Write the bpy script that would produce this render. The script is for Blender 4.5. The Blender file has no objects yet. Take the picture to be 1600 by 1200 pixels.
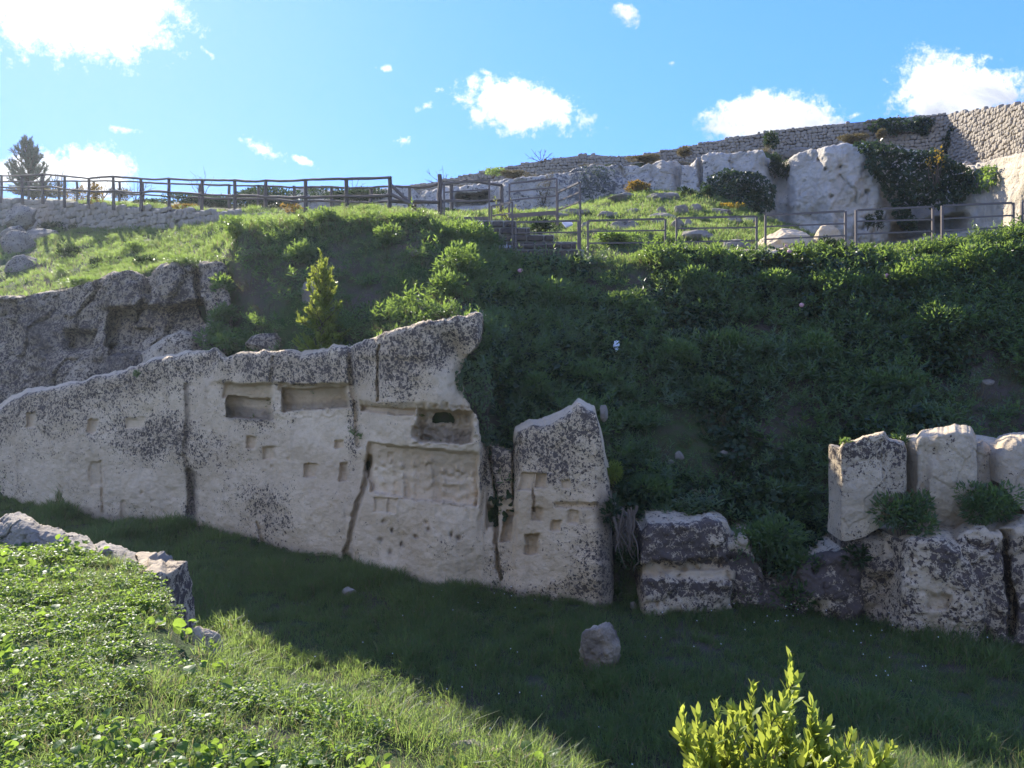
import bpy, math, random
import numpy as np
from mathutils import Vector

# ------------------------------------------------------------------ camera, world, sun, exposure
SC = bpy.context.scene
COL = SC.collection
PITCH = math.atan(120 / 1200.0)
FPX = 1200.0
cam_d = bpy.data.cameras.new('camera')
cam_d.sensor_width = 36.0
cam_d.lens = 36.0 * FPX / 1600.0
cam_d.clip_start = 0.05
cam_d.clip_end = 3000
cam = bpy.data.objects.new('camera', cam_d)
COL.objects.link(cam)
cam.location = (0, 0, 0)
cam.rotation_euler = (math.pi / 2 - PITCH, 0, 0)
SC.camera = cam

SUN_AZ = math.radians(-31)      # clockwise from +Y, so minus is to the left of the view
SUN_EL = math.radians(27)
SKY_STRENGTH = 0.148
SUN_STRENGTH = 4.4
EXPOSURE = 1.56

SC.view_settings.view_transform = 'Standard'
SC.view_settings.look = 'None'
SC.view_settings.exposure = EXPOSURE
SC.view_settings.gamma = 1.0
SC.view_settings.use_curve_mapping = False
SC.render.engine = 'CYCLES'
SC.cycles.max_bounces = 6
SC.cycles.transparent_max_bounces = 4
SC.cycles.diffuse_bounces = 3
SC.cycles.glossy_bounces = 2
SC.cycles.transmission_bounces = 4
SC.cycles.volume_bounces = 0

SP, CP = math.sin(PITCH), math.cos(PITCH)


def P(px, py, d):
    """world point seen at photo pixel (px, py) whose distance along +Y is d"""
    px, py, d = np.broadcast_arrays(np.asarray(px, float), np.asarray(py, float), np.asarray(d, float))
    cx = (px - 800) / FPX
    cy = -(py - 600) / FPX
    yy = CP + cy * SP
    zz = cy * CP - SP
    return np.stack([cx / yy * d, d, zz / yy * d], -1)


def uv_dir(px, py):
    p = P(px, py, 1.0)
    return float(p[0]), float(p[2])


class NT:
    """tiny helper to write node trees"""
    def __init__(s, tree):
        s.t = tree
        tree.nodes.clear()

    def n(s, kind, ins=None, **props):
        nd = s.t.nodes.new(kind)
        for k, v in props.items():
            setattr(nd, k, v)
        for k, v in (ins or {}).items():
            sock = nd.inputs[k]
            if isinstance(v, bpy.types.NodeSocket):
                s.t.links.new(v, sock)
            else:
                sock.default_value = v
        return nd

    def math(s, op, a, b=None, c=None, clamp=False):
        nd = s.t.nodes.new('ShaderNodeMath')
        nd.operation = op
        nd.use_clamp = clamp
        for i, v in enumerate((a, b, c)):
            if v is None:
                continue
            if isinstance(v, bpy.types.NodeSocket):
                s.t.links.new(v, nd.inputs[i])
            else:
                nd.inputs[i].default_value = v
        return nd.outputs[0]

    def ramp(s, fac, stops, interp='LINEAR'):
        nd = s.t.nodes.new('ShaderNodeValToRGB')
        s.t.links.new(fac, nd.inputs[0])
        cr = nd.color_ramp
        cr.interpolation = interp
        while len(cr.elements) < len(stops):
            cr.elements.new(0.5)
        for e, (p, c) in zip(cr.elements, stops):
            e.position = p
            e.color = (c, c, c, 1) if isinstance(c, (int, float)) else (*c, 1)
        return nd.outputs[0]

    def mix(s, f, a, b, blend='MIX'):
        nd = s.t.nodes.new('ShaderNodeMix')
        nd.data_type = 'RGBA'
        nd.blend_type = blend
        for i, v in ((0, f), (6, a), (7, b)):
            if isinstance(v, bpy.types.NodeSocket):
                s.t.links.new(v, nd.inputs[i])
            elif i == 0:
                nd.inputs[0].default_value = v
            else:
                nd.inputs[i].default_value = (*v, 1)
        return nd.outputs[2]

    def noise(s, vec, scale, detail=4, rough=0.55, dist=0.0):
        nd = s.n('ShaderNodeTexNoise', {'Scale': scale, 'Detail': detail, 'Roughness': rough, 'Distortion': dist})
        if vec is not None:
            s.t.links.new(vec, nd.inputs['Vector'])
        return nd.outputs['Fac']

    def vmath(s, op, a, b):
        nd = s.t.nodes.new('ShaderNodeVectorMath')
        nd.operation = op
        for i, v in enumerate((a, b)):
            if isinstance(v, bpy.types.NodeSocket):
                s.t.links.new(v, nd.inputs[i])
            else:
                nd.inputs[i].default_value = v
        return nd.outputs[0]


world = bpy.data.worlds.new('World')
SC.world = world
world.use_nodes = True
W = NT(world.node_tree)
sky = W.n('ShaderNodeTexSky', sky_type='NISHITA', sun_disc=False, sun_elevation=SUN_EL,
          sun_rotation=SUN_AZ, altitude=600.0, air_density=1.0, dust_density=0.6, ozone_density=2.0)
# the glare round the sun is compressed, as the phone did
lumv = W.n('ShaderNodeRGBToBW', {0: sky.outputs[0]}).outputs[0]
comp = W.math('DIVIDE', 1.0, W.math('ADD', 0.9, W.math('MULTIPLY', lumv, 0.42)))
compc = W.n('ShaderNodeCombineColor', {0: comp, 1: comp, 2: comp}).outputs[0]
skycol = W.mix(1.0, W.mix(1.0, sky.outputs[0], compc, 'MULTIPLY'), (0.50, 0.87, 1.72), 'MULTIPLY')
gen = W.n('ShaderNodeTexCoord').outputs['Generated']
sep = W.n('ShaderNodeSeparateXYZ', {0: gen})
ysafe = W.math('MAXIMUM', sep.outputs[1], 0.05)
uu = W.math('DIVIDE', sep.outputs[0], ysafe)
vv = W.math('DIVIDE', sep.outputs[2], ysafe)
# centre px, py, radius x, radius y, tilt (py per px), raggedness
CLOUDS = [(95, 8, 215, 92, 0.10, 1), (325, 82, 22, 11, 0.7, 1.6), (815, 168, 108, 46, 0.17, 1),
          (412, 233, 38, 17, 0.45, 1.3), (184, 201, 34, 9, 0.15, 1.7), (152, 268, 66, 44, 0.0, 1),
          (632, 220, 30, 17, 0.0, 1.6), (1212, 192, 122, 50, 0.05, 1), (1492, 150, 128, 72, -0.05, 1),
          (975, 22, 30, 22, 0.5, 2.2), (685, 141, 16, 10, 0.0, 2.3), (664, 166, 20, 9, -0.4, 2.3),
          (600, 107, 24, 8, 0.1, 2.4), (50, 268, 66, 34, 0.0, 1.1), (1336, 180, 30, 10, -0.2, 1.6),
          (470, 250, 22, 9, 0.4, 2.4), (1050, 99, 14, 7, 0, 2.3), (760, 113, 20, 9, 0.1, 2.2)]
fld = None
low = None
for (cx_, cy_, rx_, ry_, tl_, rg_) in CLOUDS:
    u0, v0 = uv_dir(cx_, cy_)
    du = W.math('SUBTRACT', uu, u0)
    dv = W.math('ADD', W.math('SUBTRACT', vv, v0), W.math('MULTIPLY', du, tl_))
    kk_ = 1.0 if rg_ <= 1.1 else 1.6
    a = W.math('DIVIDE', du, kk_ * rx_ / FPX)
    b = W.math('DIVIDE', dv, kk_ * ry_ / FPX)
    d = W.math('SQRT', W.math('ADD', W.math('MULTIPLY', a, a), W.math('MULTIPLY', b, b)))
    f = W.math('SUBTRACT', {True: 1.0, False: 0.52 - 0.16 * (rg_ - 1)}[rg_ <= 1.1], d)
    if fld is None:
        fld, low = f, W.math('MULTIPLY', b, W.math('GREATER_THAN', f, -0.3))
    else:
        low = W.math('ADD', low, W.math('MULTIPLY', b, W.math('GREATER_THAN', f, -0.3)))
        fld = W.math('MAXIMUM', fld, f)
dirv = W.n('ShaderNodeCombineXYZ', {0: uu, 1: vv}).outputs[0]
n1 = W.noise(dirv, 9.0, 9, 0.62, 0.3)
n2 = W.noise(dirv, 34.0, 6, 0.66, 0.2)
n3 = W.noise(dirv, 85.0, 5, 0.7, 0.3)
nn = W.math('ADD', W.math('MULTIPLY', W.math('SUBTRACT', n1, 0.5), 1.5), W.math('ADD', W.math('MULTIPLY', W.math('SUBTRACT', n2, 0.5), 1.3), W.math('MULTIPLY', W.math('SUBTRACT', n3, 0.5), 0.9)))
cf = W.math('ADD', fld, nn)
mask = W.n('ShaderNodeMapRange', {0: cf, 1: 0.0, 2: 0.52, 3: 0.0, 4: 1.0}, interpolation_type='SMOOTHSTEP').outputs[0]
mask = W.math('MULTIPLY', mask, W.math('GREATER_THAN', sep.outputs[1], 0.1))
body = W.math('ADD', W.math('MULTIPLY', low, -0.42), W.math('MULTIPLY', W.math('SUBTRACT', n1, 0.5), 1.6))
rightness = W.n('ShaderNodeMapRange', {0: uu, 1: -0.2, 2: 0.55, 3: 0.12, 4: 1.0}).outputs[0]
shade = W.n('ShaderNodeMapRange', {0: body, 1: -0.35, 2: 0.30, 3: 0.0, 4: 1.0}, interpolation_type='SMOOTHSTEP').outputs[0]
shade = W.math('MULTIPLY', shade, rightness)
cloudcol = W.mix(shade, (3.4, 3.45, 3.55), (1.5, 1.65, 2.0))
# fair weather clouds carried on out of view, added to whiten ambient light
n4 = W.n('ShaderNodeTexNoise', {'Vector': gen, 'Scale': 2.6, 'Detail': 8, 'Roughness': 0.6, 'Distortion': 0.2}).outputs['Fac']
m4 = W.n('ShaderNodeMapRange', {0: n4, 1: 0.50, 2: 0.60, 3: 0.0, 4: 1.0}, interpolation_type='SMOOTHSTEP').outputs[0]
rest_of_sky = W.n('ShaderNodeMapRange', {0: W.math('SUBTRACT', sep.outputs[1], W.math('MULTIPLY', sep.outputs[2], 0.9)), 1: 0.30, 2: 0.12, 3: 0.0, 4: 1.0}).outputs[0]
above = W.n('ShaderNodeMapRange', {0: sep.outputs[2], 1: 0.0, 2: 0.08, 3: 0.0, 4: 1.0}).outputs[0]
m4 = W.math('MULTIPLY', m4, W.math('MULTIPLY', rest_of_sky, above))
mask = W.math('MAXIMUM', mask, m4)
tot = W.mix(mask, skycol, cloudcol)
bg = W.n('ShaderNodeBackground', {'Color': tot, 'Strength': SKY_STRENGTH})
W.n('ShaderNodeOutputWorld', {0: bg.outputs[0]})

sun_d = bpy.data.lights.new('sun', 'SUN')
sun_d.energy = SUN_STRENGTH
sun_d.angle = math.radians(0.53)
sun_d.color = (1.0, 0.93, 0.80)
sun = bpy.data.objects.new('sun', sun_d)
COL.objects.link(sun)
sv = Vector((math.sin(SUN_AZ) * math.cos(SUN_EL), math.cos(SUN_AZ) * math.cos(SUN_EL), math.sin(SUN_EL)))
sun.rotation_euler = sv.to_track_quat('Z', 'Y').to_euler()
sun.location = (-10, 10, 20)

# ------------------------------------------------------------------ numeric helpers
RNG = np.random.default_rng(7)


def _hash(ix, iy, iz, seed):
    h = (ix.astype(np.int64) * 374761393 + iy.astype(np.int64) * 668265263 + iz.astype(np.int64) * 2147483647 + seed * 1274126177) & 0xFFFFFFFF
    h = ((h ^ (h >> 13)) * 1274126177) & 0xFFFFFFFF
    h = ((h ^ (h >> 16)) * 2246822519) & 0xFFFFFFFF
    return ((h ^ (h >> 15)) & 0xFFFFFF) / float(0xFFFFFF)


def vnoise(p, seed=0):
    i = np.floor(p)
    f = p - i
    f = f * f * (3 - 2 * f)
    r = 0
    for dx in (0, 1):
        wx = f[..., 0] if dx else 1 - f[..., 0]
        for dy in (0, 1):
            wy = f[..., 1] if dy else 1 - f[..., 1]
            for dz in (0, 1):
                wz = f[..., 2] if dz else 1 - f[..., 2]
                r = r + wx * wy * wz * _hash(i[..., 0] + dx, i[..., 1] + dy, i[..., 2] + dz, seed)
    return r * 2 - 1


def fbm(p, octv=4, gain=0.5, seed=0):
    a, s, r, t = 1.0, 1.0, 0, 0
    for o in range(octv):
        r = r + a * vnoise(p * s + 17.3 * o, seed + o)
        t += a
        a *= gain
        s *= 2.07
    return r / t


def cell(p, seed=0):
    """F1 distance and id of the nearest jittered cell"""
    i = np.floor(p)
    best = np.full(p.shape[:-1], 9.0)
    second = best.copy()
    idn = np.zeros(p.shape[:-1])
    for dx in (-1, 0, 1):
        for dy in (-1, 0, 1):
            for dz in (-1, 0, 1):
                c = i + np.array([dx, dy, dz])
                j = np.stack([_hash(c[..., 0], c[..., 1], c[..., 2], seed + k) for k in (1, 2, 3)], -1)
                d = np.sqrt(((c + j - p) ** 2).sum(-1))
                nearer = d < best
                second = np.where(nearer, best, np.minimum(second, d))
                idn = np.where(nearer, j[..., 0], idn)
                best = np.where(nearer, d, best)
    return best, second, idn


def sstep(a, b, x):
    t = np.clip((x - a) / (b - a), 0, 1)
    return t * t * (3 - 2 * t)


def poly(pts, x):
    pts = np.asarray(pts, float)
    return np.interp(x, pts[:, 0], pts[:, 1])


def make_mesh(name, V, F, smooth=True, attrs=None, mat=None):
    V = np.asarray(V, np.float32)
    F = np.asarray(F, np.int32)
    me = bpy.data.meshes.new(name)
    me.vertices.add(len(V))
    me.vertices.foreach_set('co', V.ravel())
    k = F.shape[1]
    me.loops.add(F.size)
    me.loops.foreach_set('vertex_index', F.ravel())
    me.polygons.add(len(F))
    me.polygons.foreach_set('loop_start', np.arange(0, F.size, k, dtype=np.int32))
    me.polygons.foreach_set('use_smooth', np.full(len(F), smooth))
    for an, arr in (attrs or {}).items():
        at = me.attributes.new(an, 'FLOAT', 'POINT')
        at.data.foreach_set('value', np.asarray(arr, np.float32).ravel())
    if mat:
        me.materials.append(mat)
    me.update(calc_edges=True)
    return me


def link(name, me, parent=None, label=None, cat=None, group=None, kind=None, loc=None):
    o = bpy.data.objects.new(name, me)
    COL.objects.link(o)
    if parent is not None:
        o.parent = parent
    if loc is not None:
        o.location = loc
    if label:
        o['label'] = label
    if cat:
        o['category'] = cat
    if group:
        o['group'] = group
    if kind:
        o['kind'] = kind
    return o


def grid_faces(nr, nc, wrap=False):
    r = np.arange(nr - 1)[:, None]
    c = np.arange(nc if wrap else nc - 1)[None, :]
    c2 = (c + 1) % nc
    a = r * nc + c
    return np.stack([a, r * nc + c2, (r + 1) * nc + c2, (r + 1) * nc + c], -1).reshape(-1, 4)


def join(parts):
    V, F, n = [], [], 0
    for v, f in parts:
        V.append(v)
        F.append(np.asarray(f) + n)
        n += len(v)
    return np.concatenate(V), np.concatenate(F)


# ------------------------------------------------------------------ materials
def new_mat(name):
    m = bpy.data.materials.new(name)
    m.use_nodes = True
    return m, NT(m.node_tree)


def rock_mat(name, pale, mid, dark=(0.050, 0.040, 0.035), scale=11.0, ochre=(0.42, 0.30, 0.16), bump=0.5, speck=1.0, white=False):
    m, T = new_mat(name)
    pos = T.n('ShaderNodeNewGeometry').outputs['Position']
    at = T.n('ShaderNodeAttribute', attribute_name='lichen').outputs['Fac']
    oc = T.n('ShaderNodeAttribute', attribute_name='ochre').outputs['Fac']
    st = T.n('ShaderNodeAttribute', attribute_name='stain').outputs['Fac']
    nlow = T.noise(pos, 0.9, 5, 0.6)
    nmed = T.noise(pos, 5.0, 6, 0.65)
    nhi = T.noise(pos, 45.0, 4, 0.7)
    base = T.mix(T.ramp(nlow, [(0.35, 0.0), (0.65, 1.0)]), pale, mid)
    base = T.mix(T.ramp(nmed, [(0.4, 0.0), (0.8, 0.4)]), base, tuple(c * 0.75 for c in mid))
    base = T.mix(T.math('MULTIPLY', oc, T.ramp(nmed, [(0.2, 1.0), (0.8, 0.55)])), base, ochre)
    base = T.mix(T.ramp(nhi, [(0.3, 0.12), (0.6, 0.0)]), base, tuple(c * 0.5 for c in mid))
    # lichen: round blotches whose density follows the 'lichen' attribute
    warp = T.n('ShaderNodeTexNoise', {'Vector': pos, 'Scale': scale * 0.9, 'Detail': 4, 'Roughness': 0.65}).outputs['Color']
    wv = T.vmath('ADD', pos, T.vmath('MULTIPLY', T.vmath('SUBTRACT', warp, (0.5, 0.5, 0.5)), (2.6 / scale,) * 3))
    vor = T.n('ShaderNodeTexVoronoi', {'Vector': wv, 'Scale': scale, 'Randomness': 1.0})
    vor2 = T.n('ShaderNodeTexVoronoi', {'Vector': wv, 'Scale': scale * 2.6, 'Randomness': 1.0})
    big = T.noise(pos, 3.0, 7, 0.75)
    dens = T.math('ADD', at, T.math('MULTIPLY', T.math('SUBTRACT', big, 0.5), 1.7))
    rad = T.math('MULTIPLY', dens, 0.62 * speck)
    cid = T.n('ShaderNodeSeparateColor', {0: vor.outputs['Color']}).outputs[0]
    rad = T.math('SUBTRACT', rad, T.math('MULTIPLY', cid, 0.20))
    sp1 = T.n('ShaderNodeMapRange', {0: T.math('SUBTRACT', rad, vor.outputs['Distance']), 1: -0.02, 2: 0.06}).outputs[0]
    cid2 = T.n('ShaderNodeSeparateColor', {0: vor2.outputs['Color']}).outputs[0]
    rad2 = T.math('SUBTRACT', T.math('MULTIPLY', dens, 0.62 * speck), T.math('MULTIPLY', cid2, 0.34))
    sp2 = T.n('ShaderNodeMapRange', {0: T.math('SUBTRACT', rad2, vor2.outputs['Distance']), 1: -0.03, 2: 0.09}).outputs[0]
    sp = T.math('MAXIMUM', sp1, sp2)
    dk = T.mix(nmed, dark, tuple(c * 2.1 for c in dark))
    colr = T.mix(T.math('MULTIPLY', sp, 0.93), base, dk)
    pit = T.n('ShaderNodeMapRange', {0: T.noise(pos, 26.0, 3, 0.6), 1: 0.62, 2: 0.72}).outputs[0]
    colr = T.mix(T.math('MULTIPLY', pit, 0.28), colr, (0.10, 0.08, 0.065))
    colr = T.mix(T.math('MULTIPLY', st, T.ramp(nmed, [(0.3, 0.95), (0.8, 0.35)])), colr, (0.075, 0.062, 0.055))  # mixes in dark brown where this attribute is set
    stv = T.vmath('MULTIPLY', pos, (5.0, 5.0, 0.7))
    streak = T.noise(stv, 1.0, 5, 0.6)
    colr = T.mix(T.ramp(streak, [(0.56, 0.0), (0.78, 0.26)]), colr, (0.17, 0.14, 0.115))
    nbig = T.noise(pos, 2.0, 7, 0.62)
    h = T.math('ADD', T.math('SUBTRACT', T.math('MULTIPLY', nmed, 0.6), T.math('MULTIPLY', pit, 0.12)), T.math('ADD', T.math('MULTIPLY', nhi, 0.16), T.math('MULTIPLY', sp, 0.08)))
    h = T.math('ADD', h, T.math('MULTIPLY', nbig, 1.6 if white else 0.7))
    bp = T.n('ShaderNodeBump', {'Strength': bump, 'Distance': 0.22 if white else 0.08, 'Height': h})
    b = T.n('ShaderNodeBsdfPrincipled', {'Base Color': colr, 'Roughness': 0.92, 'Specular IOR Level': 0.15, 'Normal': bp.outputs[0]})
    T.n('ShaderNodeOutputMaterial', {0: b.outputs[0]})
    return m


def leaf_mat(name, c1, c2, trans, rough=0.5, spec=0.4, tmix=0.42, dry=None):
    m, T = new_mat(name)
    oi = T.n('ShaderNodeObjectInfo').outputs['Random']
    isl = T.n('ShaderNodeNewGeometry').outputs['Random Per Island']
    spec *= 0.6
    rough = max(rough, 0.42)
    r = T.math('ADD', T.math('MULTIPLY', oi, 0.45), T.math('MULTIPLY', isl, 0.55))
    col = T.mix(r, c1, c2)
    tcol = T.mix(r, trans, tuple(c * 0.62 for c in trans))
    if dry:
        dm = T.math('GREATER_THAN', isl, 1 - dry[0])
        col = T.mix(dm, col, dry[1])
        tcol = T.mix(dm, tcol, dry[1])
    p = T.n('ShaderNodeBsdfPrincipled', {'Base Color': col, 'Roughness': rough, 'Specular IOR Level': spec})
    t = T.n('ShaderNodeBsdfTranslucent', {'Color': tcol})
    mx = T.n('ShaderNodeMixShader', {0: tmix, 1: p.outputs[0], 2: t.outputs[0]})
    T.n('ShaderNodeOutputMaterial', {0: mx.outputs[0]})
    return m


def plain_mat(name, c, rough=0.7, var=0.25, scale=20, spec=0.3, metal=0.0):
    m, T = new_mat(name)
    pos = T.n('ShaderNodeNewGeometry').outputs['Position']
    oi = T.n('ShaderNodeObjectInfo').outputs['Random']
    n = T.noise(pos, scale, 5, 0.65)
    f = T.math('ADD', T.math('MULTIPLY', n, 0.8), T.math('MULTIPLY', oi, 0.3))
    col = T.mix(f, tuple(x * (1 - var) for x in c), tuple(min(1, x * (1 + var)) for x in c))
    bp = T.n('ShaderNodeBump', {'Strength': 0.4, 'Distance': 0.01, 'Height': n})
    b = T.n('ShaderNodeBsdfPrincipled', {'Base Color': col, 'Roughness': rough, 'Specular IOR Level': spec, 'Metallic': metal, 'Normal': bp.outputs[0]})
    T.n('ShaderNodeOutputMaterial', {0: b.outputs[0]})
    return m


def ground_mat():
    m, T = new_mat('soil_and_moss')
    pos = T.n('ShaderNodeNewGeometry').outputs['Position']
    n = T.noise(pos, 0.8, 6, 0.65)
    n2 = T.noise(pos, 7.0, 6, 0.7)
    n3 = T.noise(pos, 60.0, 3, 0.7)
    soil = T.mix(n2, (0.070, 0.052, 0.042), (0.145, 0.112, 0.090))
    green = T.mix(n2, (0.035, 0.060, 0.018), (0.07, 0.11, 0.03))
    f = T.ramp(T.math('ADD', T.math('MULTIPLY', n, 0.6), T.math('MULTIPLY', n2, 0.4)), [(0.42, 0.0), (0.56, 1.0)])
    c = T.mix(f, soil, green)
    c = T.mix(T.ramp(n3, [(0.3, 0.5), (0.6, 0.0)]), c, (0.03, 0.03, 0.02))
    bp = T.n('ShaderNodeBump', {'Strength': 0.9, 'Distance': 0.05, 'Height': T.math('ADD', n2, T.math('MULTIPLY', n3, 0.3))})
    b = T.n('ShaderNodeBsdfPrincipled', {'Base Color': c, 'Roughness': 0.95, 'Specular IOR Level': 0.1, 'Normal': bp.outputs[0]})
    T.n('ShaderNodeOutputMaterial', {0: b.outputs[0]})
    return m


M = {}
M['rock'] = rock_mat('pale_limestone', (0.76, 0.60, 0.39), (0.62, 0.475, 0.305), bump=0.8, scale=17.0)
M['rock_dark'] = rock_mat('lichen_covered_limestone', (0.60, 0.485, 0.33), (0.42, 0.335, 0.225), dark=(0.045, 0.035, 0.032), scale=13.0, bump=0.9)
M['rock_white'] = rock_mat('white_limestone_cliff', (0.68, 0.62, 0.52), (0.50, 0.455, 0.38), dark=(0.09, 0.09, 0.09), scale=5.0, bump=0.8, white=True)
M['rock_small'] = rock_mat('field_stone', (0.38, 0.33, 0.26), (0.25, 0.215, 0.17), scale=14.0, bump=1.0)
M['ground'] = ground_mat()
# ------------------------------------------------------------------ the land
FLOOR_Z = -4.6


def zfloor_depth(px, py, z=FLOOR_Z):
    p = P(px, py, 1.0)
    return z / p[..., 2]


WALL_FOOT = [(-700, 765), (-300, 775), (0, 787), (95, 800), (200, 812), (300, 825), (420, 850), (540, 875), (600, 900), (680, 915),
             (780, 918), (850, 932), (940, 950), (1000, 957), (1140, 957), (1250, 962), (1330, 967), (1420, 982),
             (1540, 992), (1600, 1002), (2300, 1090)]


def wall_depth(px):
    return zfloor_depth(px, poly(WALL_FOOT, px))


def knots(rows):
    """rows of (px, py, depth) -> sorted arrays u, y, z"""
    a = []
    for px, py, d in rows:
        p = P(px, py, d)
        a.append((p[0] / p[1], p[1], p[2]))
    a = np.array(sorted(a))
    return a


pxs = np.array([p[0] for p in WALL_FOOT], float)
K = []
K.append(np.array([(-3, 0.0, -1.55), (3, 0.0, -1.62)]))
K.append(knots([(-700, 900, 7.5), (0, 852, 6.8), (100, 868, 6.4), (200, 884, 6.0), (225, 908, 5.6), (260, 950, 5.05), (290, 992, 4.75),
                (350, 1037, 4.4), (480, 1085, 4.1), (600, 1115, 3.9), (700, 1150, 3.7), (870, 1210, 3.4), (1050, 1235, 3.4),
                (1180, 1225, 3.7), (1290, 1190, 4.0), (1420, 1190, 4.0), (1500, 1212, 3.9), (1620, 1240, 3.7), (2300, 1230, 4)]))
k2 = K[1].copy(); k2[:, 1] += 1.5; k2[:, 2] = FLOOR_Z + 0.15
K.append(k2)
k3 = knots([(p, poly(WALL_FOOT, p), float(wall_depth(p)) + 0.25) for p in pxs]); k3[:, 2] = FLOOR_Z
K.append(k3)
TOPG = [(-700, 660), (0, 650), (100, 630), (200, 610), (300, 590), (400, 570), (500, 560), (550, 555), (640, 520), (700, 505), (750, 545),
        (790, 690), (860, 690), (940, 730), (1000, 800), (1140, 805), (1250, 850), (1330, 850), (1420, 830), (1600, 820), (2300, 800)]
K.append(knots([(p, q, float(wall_depth(p)) + 1.15) for p, q in TOPG]))
# middle of the slope / foot of the outcrop on the left
K.append(knots([(-700, 660, 22), (0, 638, 21.6), (100, 626, 20.8), (200, 600, 19.9), (300, 575, 19.0), (352, 530, 17.6), (450, 470, 16.3), (550, 455, 16.2),
                (650, 440, 16.0), (730, 455, 15.6), (800, 560, 14.8), (900, 590, 14.6), (1000, 610, 14.5), (1150, 640, 14.3), (1300, 640, 14.2),
                (1450, 620, 14.0), (1600, 600, 13.9), (1800, 600, 13.9), (2300, 600, 13.9)]))
# top of the outcrop / crest
K.append(knots([(-700, 490, 24), (0, 470, 22.5), (60, 462, 22), (140, 444, 21.5), (200, 430, 20.6), (280, 418, 19.6), (345, 404, 19.6), (380, 362, 18.9), (430, 350, 18.7), (520, 346, 18.5),
                (600, 342, 18.5), (680, 350, 18.3), (740, 380, 18.1), (790, 418, 18.0), (860, 424, 17.8), (940, 420, 17.7), (1060, 414, 17.6),
                (1200, 412, 17.5), (1340, 408, 17.2), (1420, 405, 17.0), (1480, 398, 16.7), (1560, 385, 16.3), (1620, 378, 16.0), (1800, 374, 15.6), (2300, 374, 15)]))
# back of the terrace: foot of rubble wall on the left, foot of white cliff on the right
K.append(knots([(-700, 350, 38), (0, 352, 33), (100, 357, 30.4), (200, 358, 28), (300, 350, 25.4), (360, 343, 24), (420, 338, 22.3), (520, 336, 20.6),
                (600, 334, 20.2), (690, 343, 20.0), (760, 345, 21.5), (800, 342, 23.5), (870, 335, 25.5), (940, 315, 27), (1000, 304, 28), (1080, 306, 28.2), (1140, 325, 27.5),
                (1200, 345, 27), (1300, 388, 25.5), (1400, 390, 25), (1500, 378, 23.8), (1560, 368, 21.8), (1600, 362, 20.0), (1800, 362, 15.6), (2300, 362, 14.5)]))
# above: path behind the rubble wall, foot of the cliff further right
K.append(knots([(-700, 300, 39), (0, 312, 34), (100, 315, 31.4), (200, 322, 29), (300, 328, 26.4), (360, 331, 25), (420, 333, 23.5), (520, 332, 22.4),
                (600, 331, 22), (690, 338, 24), (760, 336, 26.5), (800, 334, 27.5), (870, 330, 28.3), (940, 313, 28.6), (1000, 302, 29.2), (1080, 302, 29.3), (1140, 322, 28.6),
                (1200, 343, 28), (1300, 386, 26.6), (1400, 388, 26.2), (1500, 376, 24.8), (1560, 366, 22.6), (1600, 360, 20.8), (1800, 360, 16.2), (2300, 360, 15)]))
CLIFF_FOOT = [(450, 331, 36), (620, 336, 32), (720, 336, 31), (800, 334, 30), (870, 330, 29.6), (940, 314, 29.4), (1000, 304, 29.6), (1080, 303, 29.6), (1140, 324, 28.8),
              (1200, 346, 28.2), (1300, 390, 26.8), (1400, 390, 26.4), (1500, 378, 25.2), (1560, 368, 23.0), (1600, 362, 21.2), (1800, 360, 16.6)]
CLIFF_TOP = [(450, 300), (470, 294), (540, 296), (600, 293), (640, 291), (655, 304), (660, 298), (700, 292), (750, 287), (800, 281), (850, 270), (868, 266), (900, 258), (945, 253), (1000, 255), (1030, 248), (1050, 250), (1075, 258), (1085, 246),
             (1110, 240), (1150, 236), (1195, 234), (1208, 250), (1222, 258), (1240, 246), (1262, 236), (1300, 228), (1345, 222), (1400, 224),
             (1440, 236), (1480, 256), (1540, 252), (1560, 246), (1600, 236), (1800, 215)]
K.append(knots([(-700, 305, 52), (0, 312, 50), (200, 320, 46), (300, 326, 42), (400, 328, 38)] + [(a_, b_ + 2, c_ + 0.9) for a_, b_, c_ in CLIFF_FOOT] + [(2300, 360, 17.4)]))
K.append(knots([(-700, 292, 60), (0, 309, 62), (200, 312, 58), (400, 318, 48), (470, 298, 40), (600, 296, 36.5), (660, 302, 34.5), (700, 297, 33.6), (750, 291, 33), (800, 286, 32.6), (868, 272, 32.2), (945, 258, 32), (1000, 259, 32),
                (1050, 256, 32), (1110, 247, 31.8), (1195, 240, 31), (1240, 258, 30.4), (1300, 236, 29.8), (1345, 232, 29.4), (1440, 244, 29), (1480, 260, 28.2), (1540, 258, 25.6), (1600, 243, 22.8), (1800, 220, 18.2), (2300, 200, 17)]))
kk = K[-1].copy(); kk[:, 1] = 130; K.append(kk)


for i_ in (7, 8):
    u_ = K[i_][:, 0]
    K[i_][:, 1:] *= (1 + 0.15 * np.clip((-0.317 - u_) / 0.35, 0, 1.2))[:, None]


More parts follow.
